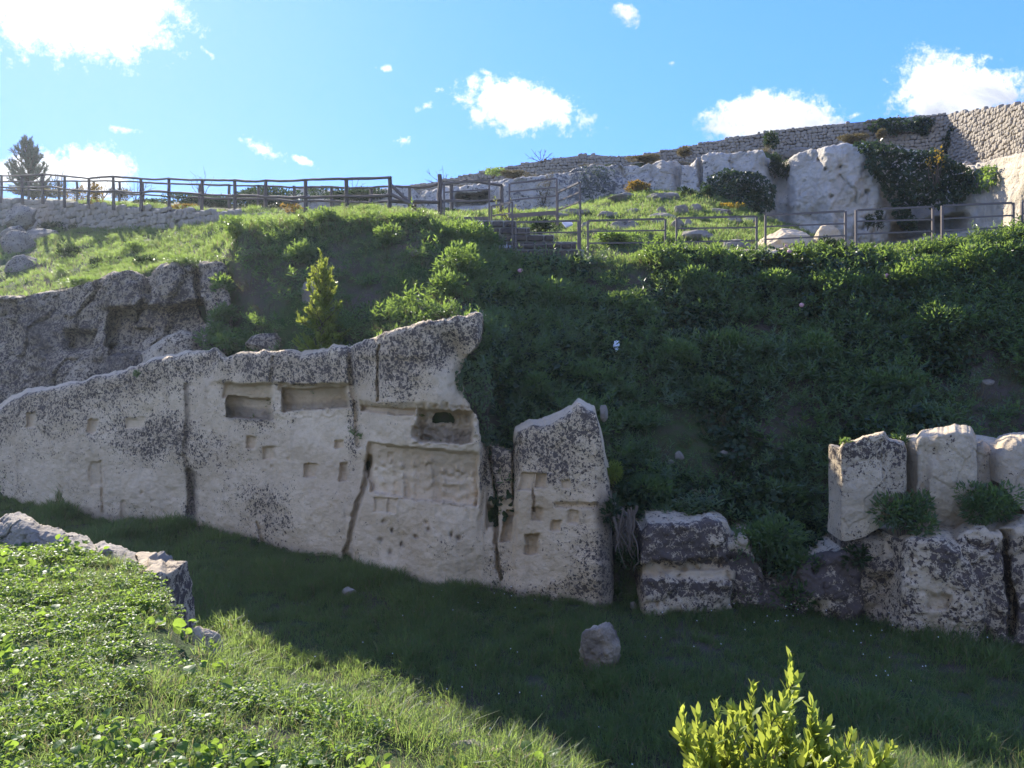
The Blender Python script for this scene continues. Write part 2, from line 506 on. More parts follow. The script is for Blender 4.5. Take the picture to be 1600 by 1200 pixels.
def land(x, y, rough=True):
    x = np.asarray(x, float)
    y = np.asarray(y, float)
    x, y = np.broadcast_arrays(x, y)
    u = x / np.maximum(y, 2.0)
    ys = [np.interp(u, k[:, 0], k[:, 1]) for k in K]
    zs = [np.interp(u, k[:, 0], k[:, 2]) for k in K]
    for i in range(1, len(ys)):
        ys[i] = np.maximum(ys[i], ys[i - 1] + 0.15)
    z = np.where(y < ys[0], zs[0], zs[-1])
    soft = (0, 1, 4, 5, 6, 7)
    for i in range(len(ys) - 1):
        t = (y - ys[i]) / (ys[i + 1] - ys[i])
        ins = (t >= 0) & (t <= 1)
        z = np.where(ins, zs[i] + (zs[i + 1] - zs[i]) * t, z)
    if rough:
        p = np.stack([x, y, np.zeros_like(x)], -1)
        amp = 0.10 + 0.16 * sstep(12.5, 15.0, y) * (1 - sstep(17, 18.5, y)) + 0.10 * sstep(19, 22, y) * (1 - sstep(33, 40, y))
        amp = np.where(y < 6, 0.05, amp)
        z = z + amp * fbm(p * 0.9, 3, 0.5, 5) + 0.05 * fbm(p * 3.1, 3, 0.55, 9) * np.minimum(1, y / 6)
    return z


us = np.arange(-1.5, 1.501, 0.0075)
rows = np.concatenate([np.linspace(-14, 1.6, 14), np.arange(2.0, 20, 0.075), np.arange(20, 36, 0.16), np.geomspace(36.3, 130, 24)])
U, Y = np.meshgrid(us, rows)
X = U * np.maximum(Y, 2.0)
Z = land(X, Y)
land_me = make_mesh('hillside', np.stack([X, Y, Z], -1).reshape(-1, 3), grid_faces(len(rows), len(us)), mat=M['ground'])
link('hillside', land_me, kind='structure')
gp = np.array([(-150, -150, -4.95), (150, -150, -4.95), (150, 150, -4.95), (-150, 150, -4.95)])
link('ground', make_mesh('ground', gp, [[0, 1, 2, 3]], mat=M['ground']), kind='structure')


def hit(px, py, y0=2.0, y1=60.0, lift=0.0):
    """where the ray through a photo pixel meets the land"""
    d = np.concatenate([np.arange(y0, 20, 0.03), np.arange(20, y1, 0.08)])
    d = d[d >= y0]
    p = P(px, py, d)
    z = land(p[:, 0], p[:, 1])
    idx = np.nonzero(p[:, 2] <= z)[0]
    k = idx[0] if len(idx) else -1
    q = p[k].copy()
    q[2] = z[k] + lift
    return q


# ------------------------------------------------------------------ rock faces
def curtain(px0, px1, step, top, foot, depth, thick=1.2, rows=120, lean=0.25, recess=None, amp=0.16, freq=1.1, fine=0.03,
            round_top=0.22, topslope=0.05, seed=3, sink=0.35, chunk=0.0, lich=None, ochre=None, stain=None, cap=6, toprows=14, edge=0.3, fine2=0.0, warp=2.6, jag=1.6, toplich=0.25):
    pxs = np.arange(px0, px1 + step * 0.5, step)
    nc = len(pxs)
    tp, ft = top(pxs), foot(pxs)
    j_ = np.stack([pxs / 9, pxs * 0 + seed, pxs * 0], -1)
    tp = tp + jag * 1.6 * fbm(j_, 4, 0.65, seed + 80)
    d0 = depth(pxs)
    h = np.linspace(0, 1, rows)
    PX = np.broadcast_to(pxs, (rows, nc)).copy()
    PY = ft + (tp - ft) * h[:, None]
    D = d0 + lean * h[:, None]
    # rounded upper edge and side edges
    Zb = P(pxs, ft, d0)[:, 2]
    Zt = P(pxs, tp, d0 + lean)[:, 2]
    H = np.maximum(Zt - Zb, 0.2)
    dist_top = (1 - h[:, None]) * H
    r = round_top
    D = D + np.where(dist_top < r, r - np.sqrt(np.maximum(0, r * r - (r - dist_top) ** 2)), 0)
    sx = (pxs - px0) / FPX * d0
    ex = (px1 - pxs) / FPX * d0
    de = np.minimum(sx, ex)
    D = D + np.where(de < edge, edge - np.sqrt(np.maximum(0, edge ** 2 - (edge - de) ** 2)), 0)
    def wv(X, Y):
        g_ = np.stack([X / 11, Y / 11, X * 0], -1)
        return X + warp * fbm(g_, 3, 0.6, seed + 70), Y + warp * fbm(g_ + 40, 3, 0.6, seed + 71)
    if recess is not None:
        D = D + recess(*wv(PX, PY))
    V = P(PX, PY, D)
    # rows below the ground
    low = V[0:1].copy()
    low[..., 2] -= sink
    # top surface going back, then the back face down
    lastd = D[-1]
    tops = []
    for j in range(1, toprows + 1):
        f = j / toprows
        q = V[-1].copy()
        scale_back = thick * f
        q[:, 1] += scale_back
        q[:, 0] *= (q[:, 1]) / V[-1][:, 1]
        q[:, 2] += topslope * scale_back - (0.35 * thick * max(0, f - 0.7) ** 2 * 4)
        tops.append(q)
    back = tops[-1].copy()
    back[:, 2] = Zb - sink
    A = np.concatenate([low, V, np.stack(tops), back[None]], 0)
    nr = A.shape[0]
    # end caps: extra columns that run back to the rear plane
    def capcols(col):
        out = []
        for j in range(1, cap + 1):
            f = j / cap
            q = col.copy()
            ny = q[:, 1] + (col[-1, 1] - q[:, 1]) * f
            q[:, 0] *= 1 + 0.0 * f
            q[:, 1] = ny
            out.append(q)
        return out
    L = capcols(A[:, 0])[::-1]
    R = capcols(A[:, -1])
    A = np.concatenate([np.stack(L, 1), A, np.stack(R, 1)], 1)
    PXa = np.concatenate([np.full((nr, cap), px0), np.broadcast_to(pxs, (nr, nc)), np.full((nr, cap), px1)], 1)
    hrow = np.concatenate([[0], h, np.ones(toprows), [0]])
    PYrow = np.concatenate([ft[None], PY, np.repeat(tp[None], toprows, 0), ft[None]], 0)
    PYa = np.concatenate([np.repeat(PYrow[:, :1], cap, 1), PYrow, np.repeat(PYrow[:, -1:], cap, 1)], 1)
    # displacement
    q = A * freq
    dv = np.stack([fbm(q + 31, 4, 0.5, seed), fbm(q + 71, 4, 0.5, seed + 11), fbm(q + 113, 4, 0.5, seed + 23)], -1)
    A = A + dv * np.array([amp, amp * 1.1, amp * 0.55])
    if chunk:
        wq = A + 0.5 * dv / max(freq, 0.6)
        f1, f2, cid = cell(wq * np.array([1.1, 1.1, 0.7]) * freq, seed)
        A[..., 1] += chunk * (cid - 0.5) * 2.2 + chunk * 0.45 * (1 - sstep(0.0, 0.07, f2 - f1))
        rid = 1 - np.abs(fbm(A * 2.6 * freq + 5, 4, 0.55, seed + 60)) * 2.2
        A[..., 1] += chunk * 0.7 * rid
    n2 = fbm(A * 9, 3, 0.6, seed + 40)
    A[..., 1] += fine * n2
    A[..., 2] += fine * 0.6 * fbm(A * 7 + 9, 3, 0.6, seed + 41)
    if fine2:
        n3 = fbm(A * 26, 3, 0.65, seed + 44)
        A[..., 1] += fine2 * n3
        A[..., 2] += fine2 * 0.8 * fbm(A * 24 + 5, 3, 0.65, seed + 45)
    attrs = {}
    Fn = np.ones_like(PXa)
    PXa, PYa = wv(PXa, PYa)
    attrs['lichen'] = (lich(PXa, PYa) if lich else Fn * 0.4) * Fn
    topm = np.zeros_like(PXa)
    topm[rows + 1:rows + 1 + toprows] = 1
    attrs['lichen'] = np.where(topm > 0, np.minimum(attrs['lichen'], toplich), attrs['lichen'])
    attrs['ochre'] = (ochre(PXa, PYa) if ochre else Fn * 0) * Fn
    attrs['stain'] = (stain(PXa, PYa) if stain else Fn * 0) * Fn
    attrs['_px'], attrs['_py'] = PXa, PYa
    return A.reshape(-1, 3), grid_faces(nr, A.shape[1]), attrs


def pl(pts):
    return lambda x: poly(pts, x)


def box(PX, PY, x0, x1, y0, y1, e=2.0, slope0=0.0):
    """soft box mask, slope0 = tilt of its top and bottom (py per px)"""
    yy = PY - slope0 * (PX - x0)
    return sstep(x0 - e, x0 + e, PX) * (1 - sstep(x1 - e, x1 + e, PX)) * sstep(y0 - e, y0 + e, yy) * (1 - sstep(y1 - e, y1 + e, yy))


def seg(PX, PY, pts, w):
    """mask around a polyline"""
    d = np.full(PX.shape, 1e9)
    for (x0, y0), (x1, y1) in zip(pts[:-1], pts[1:]):
        dx, dy = x1 - x0, y1 - y0
        t = np.clip(((PX - x0) * dx + (PY - y0) * dy) / (dx * dx + dy * dy), 0, 1)
        d = np.minimum(d, np.hypot(PX - x0 - t * dx, PY - y0 - t * dy))
    return 1 - sstep(w * 0.35, w, d)


def blob(PX, PY, x, y, rx, ry):
    return np.exp(-(((PX - x) / rx) ** 2 + ((PY - y) / ry) ** 2))


# --- the carved wall
WALL_TOP = [(-260, 655), (-60, 645), (0, 638), (22, 622), (60, 610), (100, 603), (150, 590), (200, 578), (240, 565), (300, 550), (335, 545), (350, 560), (380, 552),
            (430, 548), (470, 552), (500, 548), (530, 538), (552, 542), (575, 528), (610, 516), (650, 506), (700, 497), (738, 488), (752, 489), (757, 500), (758, 530),
            (760, 640), (764, 690), (770, 694), (795, 700), (801, 706), (806, 672), (830, 664), (860, 662), (885, 652), (898, 640),
            (905, 629), (918, 636), (932, 645), (936, 660), (942, 690), (946, 715), (952, 740), (958, 765)]
# (x0,x1,y0,y1,depth,edge,tilt)
NICHES = [(358, 423, 618, 651, 0.62, 3, 0.04), (352, 424, 600, 622, 0.16, 4, 0.0), (440, 541, 606, 640, 0.45, 4, -0.01), (436, 545, 600, 612, 0.12, 4, 0),
          (560, 646, 636, 645, 0.20, 3, 0.02), (652, 738, 640, 688, 0.42, 6, 0.04), (645, 700, 668, 682, 0.35, 4, 0.08),
          (475, 494, 726, 745, 0.10, 2.5, 0), (527, 541, 722, 751, 0.10, 2.5, 0), (519, 534, 690, 701, 0.10, 2.5, 0), (388, 403, 680, 698, 0.10, 2.5, 0),
          (414, 430, 696, 717, 0.08, 3, 0), (785, 799, 806, 850, 0.12, 2, 0), (824, 844, 838, 868, 0.11, 3, 0), (760, 776, 792, 822, 0.16, 4, 0),
          (810, 829, 740, 768, 0.09, 2.5, 0), (835, 852, 742, 764, 0.10, 2, 0), (788, 802, 798, 808, 0.08, 2, 0), (832, 846, 796, 816, 0.09, 2.5, 0),
          (861, 874, 815, 832, 0.07, 3, 0), (884, 905, 797, 818, 0.06, 4, 0), (44, 56, 645, 668, 0.10, 3, 0), (139, 152, 655, 674, 0.09, 3, 0),
          (195, 222, 655, 671, 0.06, 4, 0), (140, 158, 722, 760, 0.06, 5, 0), (596 - 12, 600, 778, 802, 0.045, 2, 0.02), (601, 615, 778, 802, 0.05, 2, 0.02),
          (878, 892, 752, 764, 0.05, 3, 0)]


def wall_recess(X, Y):
    r = np.zeros_like(X)
    for x0, x1, y0, y1, dp, e, tl in NICHES:
        r = np.maximum(r, dp * (1.45 if x1 - x0 < 40 else 1.0) * box(X, Y, x0, x1, y0, y1, e * 0.6, tl))
    # low arch cut inside the upper right niche
    ar = ((X - 694) / 20) ** 2 + ((Y - 657) / 16) ** 2
    r += 0.5 * (1 - sstep(0.75, 1.05, ar)) * (Y < 660)
    # the carved panel, a shallow frame with a ledge that slopes out at the bottom
    topl = 692 + 0.10 * (X - 570)
    botl = 772 + 0.125 * (X - 575)
    leftb = 572 + 6 * np.sin(Y * 0.05)
    pan = sstep(leftb - 2, leftb + 2, X) * (1 - sstep(744, 749, X)) * sstep(topl - 2.5, topl + 2.5, Y)
    dep = 0.17 + 0.05 * sstep(topl, topl + 60, Y)
    ledge = 1 - sstep(botl - 5, botl + 2, Y)
    prel = pan * dep * ledge
    r = np.maximum(r, prel)
    ins = pan * (Y > topl + 4) * (Y < botl)
    bg = 0
    # weathered relief figures standing on the ledge: (x, half width, top y, height scale, relief)
    figs = [(592, 6, 728, .050), (606, 5, 722, .045), (620, 5, 730, .05), (623, 4, 745, .04), (640, 5, 728, .035), (666, 7, 726, .05), (674, 5, 722, .045),
            (694, 5, 738, .055), (706, 9, 742, .05), (716, 5, 736, .05), (724, 6, 740, .05), (738, 5, 745, .045), (581, 4, 735, .04)]
    for fx, hw, ty, am in figs:
        body = np.exp(-((X - fx) / hw) ** 2 * 1.2) * sstep(ty, ty + 6, Y) * (0.75 + 0.25 * np.sin(Y * 0.35 + fx))
        head = blob(X, Y, fx, ty - 3, hw * 0.55, 4.5)
        r -= ins * am * 1.9 * np.maximum(body * 0.9, head)
    r += ins * 0.03 * (1 - sstep(0.6, 1.4, np.abs(np.hypot((X - 671) / 7, (Y - 738) / 14) - 1) * 6)) * (Y < 745)
    r -= ins * 0.045 * box(X, Y, 692, 722, 753, 757, 1.5, 0.05)
    r += ins * 0.04 * box(X, Y, 588, 597, 705, 721, 1.5, 0)
    r += ins * 0.04 * box(X, Y, 602, 611, 706, 721, 1.5, 0)
    r += ins * 0.03 * box(X, Y, 638, 648, 708, 713, 1.5, 0)
    r += ins * 0.012 * fbm(np.stack([X / 7, Y / 7, X * 0], -1), 3, 0.6, 77)
    nz = fbm(np.stack([X / 6, Y / 6, X * 0], -1), 3, 0.6, 55)
    r += 0.16 * nz * box(X, Y, 645, 745, 632, 694, 5) + 0.05 * nz * box(X, Y, 352, 545, 598, 655, 4)
    # cracks and seams
    r += 0.17 * seg(X, Y, [(572, 716), (568, 730), (566, 760), (558, 800), (549, 840), (541, 862), (546, 885)], 6)
    r += 0.25 * blob(X, Y, 569, 727, 6, 9)
    r += 0.07 * seg(X, Y, [(294, 600), (297, 650), (295, 700), (299, 740), (303, 790), (308, 822)], 4.5)
    r += 0.13 * seg(X, Y, [(300, 740), (301, 800)], 10)
    r += 0.25 * seg(X, Y, [(552, 542), (550, 600), (552, 650), (556, 700)], 5) * 0.5
    r += 0.45 * seg(X, Y, [(802, 695), (803, 740), (801, 780)], 3.5)
    r += 0.22 * seg(X, Y, [(768, 700), (770, 760), (773, 800), (778, 850), (786, 905)], 4)
    r += 0.10 * seg(X, Y, [(831, 742), (834, 800)], 3)
    r += 0.14 * seg(X, Y, [(592, 540), (590, 560), (588, 625)], 2.5)
    r += 0.10 * seg(X, Y, [(404, 815), (412, 850)], 3) + 0.09 * seg(X, Y, [(428, 560), (424, 600)], 4)
    r += 0.07 * seg(X, Y, [(160, 720), (161, 800)], 3) + 0.06 * seg(X, Y, [(194, 785), (194, 812)], 6)
    # horizontal ledges
    r += 0.09 * (box(X, Y, 862, 936, 786, 794, 3, 0.0))
    r += 0.05 * box(X, Y, 560, 660, 560, 640, 6)
    r += 0.20 * sstep(660, 735, X) * (1 - sstep(757, 762, X)) * (1 - sstep(600, 630, Y))
    eg = np.interp(Y, [490, 500, 530, 545, 560, 580, 600, 620, 640, 655, 690], [760, 758, 753, 744, 727, 718, 722, 728, 738, 748, 753])
    r += 1.0 * sstep(eg - 2, eg + 4, X) * (X < 765) * (1 - sstep(680, 695, Y))
    r += 0.35 * blob(X, Y, 720, 600, 14, 40) + 0.25 * blob(X, Y, 700, 545, 22, 30)
    # waist: the block right of the niche steps back
    r += 0.35 * sstep(748, 756, X) * (1 - sstep(799, 803, X)) * (1 - sstep(760, 860, Y))
    r += -0.12 * sstep(803, 812, X)
    # overhanging rounded blocks on the far left
    r += 0.25 * (1 - sstep(20, 34, X)) + 0.12 * blob(X, Y, 95, 800, 6, 60)
    r -= 0.14 * sstep(325, 345, X) * (1 - sstep(540, 552, X)) * (1 - sstep(596, 604, Y))
    r -= 0.16 * sstep(552, 560, X) * (1 - sstep(650, 740, X)) * (1 - sstep(625, 640, Y))
    for hx, hy in [(597, 817), (611, 833), (670, 829), (651, 841), (592, 848), (709, 834), (722, 839), (629, 856), (606, 866), (668, 818), (240, 782), (224, 768), (426, 729), (451, 717)]:
        r += 0.07 * blob(X, Y, hx, hy, 2.6, 3.2)
    # tooling marks and vertical weathering runnels
    r += 0.016 * fbm(np.stack([X / 9, Y / 60, X * 0], -1), 3, 0.6, 12)
    return r


def wall_lichen(X, Y):
    sup = 0.16
    tp = poly(WALL_TOP, X)
    dtop = Y - tp
    l = 0.18 + 0.48 * fbm(np.stack([X / 70, Y / 50, X * 0], -1), 3, 0.5, 4)
    l = l + 0.62 * (1 - sstep(10, 75, dtop))
    l += 0.50 * blob(X, Y, 180, 670, 90, 30) + 0.5 * blob(X, Y, 245, 690, 50, 40) + 0.45 * blob(X, Y, 320, 700, 50, 40)
    l += 0.75 * blob(X, Y, 298, 780, 12, 55) + 0.5 * blob(X, Y, 440, 800, 35, 35) + 0.45 * blob(X, Y, 400, 775, 30, 30)
    l += 0.55 * blob(X, Y, 545, 660, 12, 90) + 0.35 * blob(X, Y, 480, 580, 70, 26) + 0.45 * blob(X, Y, 655, 555, 55, 40)
    l += 0.65 * blob(X, Y, 775, 740, 25, 60) + 0.45 * blob(X, Y, 780, 880, 26, 40) + 0.7 * blob(X, Y, 870, 700, 70, 65) + 0.6 * blob(X, Y, 920, 870, 40, 50)
    l += 0.5 * blob(X, Y, 600, 590, 45, 50) + 0.45 * blob(X, Y, 900, 925, 110, 22)
    l += 0.5 * blob(X, Y, 380, 640, 40, 22) - 0.35 * blob(X, Y, 655, 740, 100, 60) - 0.3 * blob(X, Y, 650, 850, 90, 60)
    l -= 0.3 * blob(X, Y, 490, 700, 50, 60) + 0.35 * blob(X, Y, 830, 820, 45, 45) + 0.3 * blob(X, Y, 200, 770, 90, 40) + 0.4 * blob(X, Y, 700, 600, 26, 40)
    topl = 690 + 0.10 * (X - 570)
    pan = sstep(570, 576, X) * (1 - sstep(744, 750, X)) * sstep(topl - 4, topl, Y) * (1 - sstep(800, 812, Y))
    l = l * (1 - pan) - 0.6 * pan
    for x0, x1, y0, y1, dp, e, tl in NICHES:
        l -= 0.8 * box(X, Y, x0, x1, y0, y1, e, tl)
    return np.clip(l * 1.0 + 0.24, -0.6, 0.95)


def wall_ochre(X, Y):
    o = 0.15 + 0.25 * fbm(np.stack([X / 90, Y / 60, X * 0], -1), 3, 0.5, 14)
    o += 0.55 * box(X, Y, 572, 748, 694, 725, 6, 0.1) + 0.75 * box(X, Y, 440, 541, 606, 632, 4) + 0.6 * box(X, Y, 350, 424, 602, 622, 4)
    o += 0.8 * blob(X, Y, 720, 650, 18, 20) + 0.6 * blob(X, Y, 690, 625, 30, 16) + 0.4 * blob(X, Y, 840, 800, 60, 40) + 0.7 * blob(X, Y, 833, 852, 12, 18) + 0.35 * blob(X, Y, 900, 925, 60, 8)
    o += 0.25 * blob(X, Y, 150, 760, 80, 40) + 0.7 * blob(X, Y, 792, 828, 9, 26)
    return np.clip(o, 0, 0.9)


def wall_darken(X, Y):  # darker in cracks, niche bottoms, small holes and along the foot
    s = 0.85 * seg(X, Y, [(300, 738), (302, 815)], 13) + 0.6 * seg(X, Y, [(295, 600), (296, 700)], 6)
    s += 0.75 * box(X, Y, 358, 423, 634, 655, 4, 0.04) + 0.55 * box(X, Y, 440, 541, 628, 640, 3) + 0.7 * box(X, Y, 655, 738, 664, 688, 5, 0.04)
    s += 0.5 * seg(X, Y, [(570, 722), (566, 760), (549, 840), (545, 880)], 7)  # shade of the long crack, put into the colour
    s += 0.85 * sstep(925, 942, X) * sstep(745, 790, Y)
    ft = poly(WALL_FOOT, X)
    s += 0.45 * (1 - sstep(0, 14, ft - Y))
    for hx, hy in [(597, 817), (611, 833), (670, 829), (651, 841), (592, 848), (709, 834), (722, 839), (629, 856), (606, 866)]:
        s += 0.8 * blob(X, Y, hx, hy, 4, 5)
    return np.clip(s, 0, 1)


root = link('carved_rock_face', None, label='long pale limestone rock face with a carved relief panel, niches and dark lichen specks', cat='rock face')
V, F, A = curtain(-260, 957, 1.55, pl(WALL_TOP), pl(WALL_FOOT), lambda p: wall_depth(p), thick=1.25, rows=300, lean=0.28, recess=wall_recess, amp=0.13, freq=1.0,
                  fine=0.020, round_top=0.12, topslope=-0.04, fine2=0.008, jag=3.2, seed=3, lich=wall_lichen, ochre=wall_ochre, stain=wall_darken, toprows=20)


def submesh(name, V, F, A, fm, parent, mat):
    f = F[fm]
    idx, inv = np.unique(f, return_inverse=True)
    link(name, make_mesh(name, V[idx], inv.reshape(f.shape), attrs={k: v.ravel()[idx] for k, v in A.items()}, mat=mat), parent)


fpx, fpy = A.pop('_px').ravel()[F].mean(1), A.pop('_py').ravel()[F].mean(1)
used = (fpx > 574) & (fpx < 744) & (fpy > 694 + 0.10 * (fpx - 570)) & (fpy < 778 + 0.125 * (fpx - 575))
submesh('carved_panel', V, F, A, used, root, M['rock'])
for x0, x1, y0, y1, dp, e, tl in NICHES:
    if (dp >= 0.30 and x0 != 645) or (dp >= 0.10 and x1 - x0 < 30 and x0 not in (785, 788)):
        nm = (fpx > x0) & (fpx < x1) & (fpy > y0 + 1) & (fpy < y1 + 2) & ~used
        if nm.sum() > 8:
            submesh('niche', V, F, A, nm, root, M['rock'])
            used |= nm
submesh('rock_body', V, F, A, ~used, root, M['rock'])
CARVED = root


def rockface(name, label, cat, mat, group=None, **k):
    V, F, A = curtain(**k)
    A.pop('_px'), A.pop('_py')
    return link(name, make_mesh(name, V, F, attrs=A, mat=M[mat]), label=label, cat=cat, group=group)


def clich(base, var=0.35, sc=60, seed=5, tops=0.0):
    return lambda X, Y: np.clip(base + var * fbm(np.stack([X / sc, Y / sc, X * 0], -1), 3, 0.5, seed), -0.5, 1)


# slab lying on top of the carved wall
def rk(name, label, mat='rock_dark', x0=0, x1=10, top=None, foot=None, d=10.0, thick=0.8, lich=0.5, cat='rock', group=None, step=1.6, rows=60, amp=0.14, lean=0.15, chunk=0.03,
       seed=1, recess=None, ochre=None, stain=None, round_top=0.18, topslope=-0.06, sink=0.3, freq=1.3, fine=0.02, lichf=None, edge=0.25, toprows=12, fine2=0.0, warp=2.6, jag=1.6):
    dep = (lambda p: poly(d, p)) if isinstance(d, list) else ((lambda p: np.full_like(p, d)) if not callable(d) else d)
    return rockface(name, label, cat, mat, group, px0=x0, px1=x1, step=step, top=pl(top), foot=pl(foot) if isinstance(foot, list) else (lambda p: np.full_like(p, foot)), depth=dep,
                    thick=thick, rows=rows, lean=lean, recess=recess, amp=amp, freq=freq, fine=fine, round_top=round_top, topslope=topslope, seed=seed, sink=sink, chunk=chunk,
                    lich=lichf or clich(lich, seed=seed), ochre=ochre, stain=stain, edge=edge, toprows=toprows, fine2=fine2, warp=warp, jag=jag, toplich=0.55 if mat == 'rock_dark' else 0.25)


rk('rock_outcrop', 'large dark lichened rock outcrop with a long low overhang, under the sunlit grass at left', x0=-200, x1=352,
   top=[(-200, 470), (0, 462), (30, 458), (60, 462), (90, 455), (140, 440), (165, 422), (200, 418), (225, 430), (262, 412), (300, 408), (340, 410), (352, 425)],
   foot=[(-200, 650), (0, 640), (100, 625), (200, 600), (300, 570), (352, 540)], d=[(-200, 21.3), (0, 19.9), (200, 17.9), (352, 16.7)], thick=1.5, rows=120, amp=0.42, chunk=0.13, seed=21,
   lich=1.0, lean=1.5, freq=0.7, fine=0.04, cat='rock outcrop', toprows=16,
   recess=lambda X, Y: 0.75 * box(X, Y, 165, 318, 490, 545, 6, -0.12) + 0.5 * box(X, Y, 168, 300, 540, 560, 4, -0.05) + 0.5 * box(X, Y, 95, 142, 520, 548, 6) + 0.5 * seg(X, Y, [(225, 430), (232, 470), (215, 500)], 8) + 0.5 * seg(X, Y, [(300, 412), (305, 470), (318, 500)], 8) + 0.5 * box(X, Y, -20, 45, 465, 492, 4),
   ochre=lambda X, Y: np.clip(0.1 + 0.7 * box(X, Y, 165, 310, 486, 525, 8, -0.12) + 0.5 * blob(X, Y, 125, 525, 25, 14) + 0.5 * blob(X, Y, 320, 440, 20, 20) + 0.4 * blob(X, Y, 80, 560, 20, 14), 0, 0.8),
   stain=lambda X, Y: np.clip(0.22 + 0.8 * blob(X, Y, 60, 540, 22, 50) + 0.6 * box(X, Y, 150, 330, 560, 600, 8, -0.1), 0, 1))  # darker overall, more at the left and along the foot
rk('rock_block', 'dark squarish rock block with a pale band across it, right of the carved rock face', x0=1000, x1=1142,
   top=[(1000, 830), (1008, 818), (1030, 813), (1080, 815), (1115, 810), (1132, 820), (1142, 850)], foot=[(1000, 958), (1142, 958)], d=lambda p: wall_depth(p) - 0.05, thick=1.0, lich=0.85, seed=31, amp=0.17, chunk=0.06, warp=7, fine=0.03, fine2=0.008, edge=0.12, round_top=0.10,
   lichf=lambda X, Y: np.clip(1.2 + 0.25 * fbm(np.stack([X / 30, Y / 25, X * 0], -1), 3, .5, 8) - 1.3 * blob(X, Y, 1075, 893, 90, 12) * (1 + 0 * X) - 0.55 * sstep(915, 945, Y), -0.5, 1.2),
   ochre=lambda X, Y: 0.55 * box(X, Y, 995, 1142, 880, 908, 6, -0.1), recess=lambda X, Y: 0.12 * box(X, Y, 990, 1150, 885, 902, 5, -0.12) - 0.10 * box(X, Y, 990, 1150, 905, 960, 5))
rk('rock_block', 'dark hollowed rock recess with hanging pale roots, between the carved face and the banded block', x0=938, x1=1006,
   top=[(938, 778), (955, 765), (966, 780), (985, 806), (1006, 826)], foot=[(938, 952), (1006, 957)], d=lambda p: wall_depth(p) + 0.45, thick=0.9, seed=33, lich=0.8, amp=0.22,
   stain=lambda X, Y: np.clip(0.75 - 0.6 * blob(X, Y, 950, 885, 14, 22), 0, 1))  # darkened except for one paler patch
rk('standing_rock', 'left of the two tall pale standing rocks, with leaves on its upper left corner', x0=1313, x1=1418,
   top=[(1313, 700), (1318, 694), (1345, 688), (1365, 680), (1382, 678), (1390, 688), (1412, 694), (1418, 710)],
   foot=[(1313, 840), (1325, 840), (1350, 834), (1385, 815), (1418, 780)], d=11.0, thick=0.36, lich=0.42, seed=41, amp=0.05, chunk=0.015, sink=0.05, lean=0.1, round_top=0.05, edge=0.07, fine=0.02, fine2=0.008, step=1.2, rows=110, topslope=-0.05,
   lichf=lambda X, Y: np.clip(0.66 + 0.5 * (1 - sstep(690, 740, Y)) - 0.5 * blob(X, Y, 1340, 790, 30, 40) + 0.2 * fbm(np.stack([X / 30, Y / 30, X * 0], -1), 3, .5, 9), -0.4, 1),
   recess=lambda X, Y: 0.03 * seg(X, Y, [(1378, 690), (1382, 760), (1378, 810)], 2.5) + 0.10 * sstep(1376, 1392, X) + 0.15 * sstep(760, 840, Y) * sstep(1350, 1400, X))
rk('standing_rock', 'right of the two tall pale standing rocks, with a flat broken top', x0=1433, x1=1526,
   top=[(1433, 690), (1440, 680), (1470, 678), (1495, 673), (1520, 676), (1526, 690)], foot=[(1433, 800), (1450, 835), (1500, 838), (1526, 800)], d=11.0, thick=0.45, lich=0.12, seed=43, amp=0.06, chunk=0.02, sink=0.1, round_top=0.06, edge=0.09, fine=0.022, fine2=0.008, step=1.2, rows=110, topslope=0.12,
   lichf=lambda X, Y: np.clip(0.22 + 0.3 * blob(X, Y, 1470, 695, 20, 15) + 0.25 * blob(X, Y, 1450, 770, 8, 12) + 0.2 * fbm(np.stack([X / 30, Y / 30, X * 0], -1), 3, .5, 9), -0.4, 1),
   recess=lambda X, Y: 0.14 * (1 - sstep(1450, 1464, X + 0.1 * (Y - 700))) + 0.12 * blob(X, Y, 1462, 712, 8, 16) + 0.2 * sstep(780, 835, Y))
rk('rock', 'small pale rock leaning against the right side of the broken-topped standing rock', x0=1520, x1=1572, top=[(1520, 695), (1535, 688), (1548, 700), (1556, 712), (1572, 725)],
   foot=780.0, d=11.3, thick=0.6, lich=0.45, seed=44, amp=0.09, fine2=0.008, edge=0.1)
rk('rock', 'pale sunlit rock cut by the right edge of the photo, above the lichened ledge', x0=1560, x1=1760, top=[(1560, 692), (1575, 686), (1610, 682), (1760, 690)],
   foot=[(1560, 720), (1600, 760), (1640, 800), (1760, 800)], d=11.0, thick=1.0, lich=0.35, seed=45, amp=0.12, fine2=0.008)
rk('rock_ledge', 'low dark lichened ledge half hidden by leaves, left of the standing rocks', x0=1188, x1=1345,
   top=[(1188, 925), (1215, 915), (1240, 890), (1262, 872), (1300, 862), (1345, 842)], foot=[(1188, 962), (1345, 968)], d=lambda p: wall_depth(p) - 0.05, thick=1.3, seed=51, fine2=0.010, fine=0.035, chunk=0.05, edge=0.14, round_top=0.12, lich=0.85, amp=0.2,
   lichf=lambda X, Y: np.clip(1.45 + 0.5 * fbm(np.stack([X / 25, Y / 25, X * 0], -1), 3, .5, 18) - 0.9 * blob(X, Y, 1280, 945, 40, 16), -0.5, 1.5))
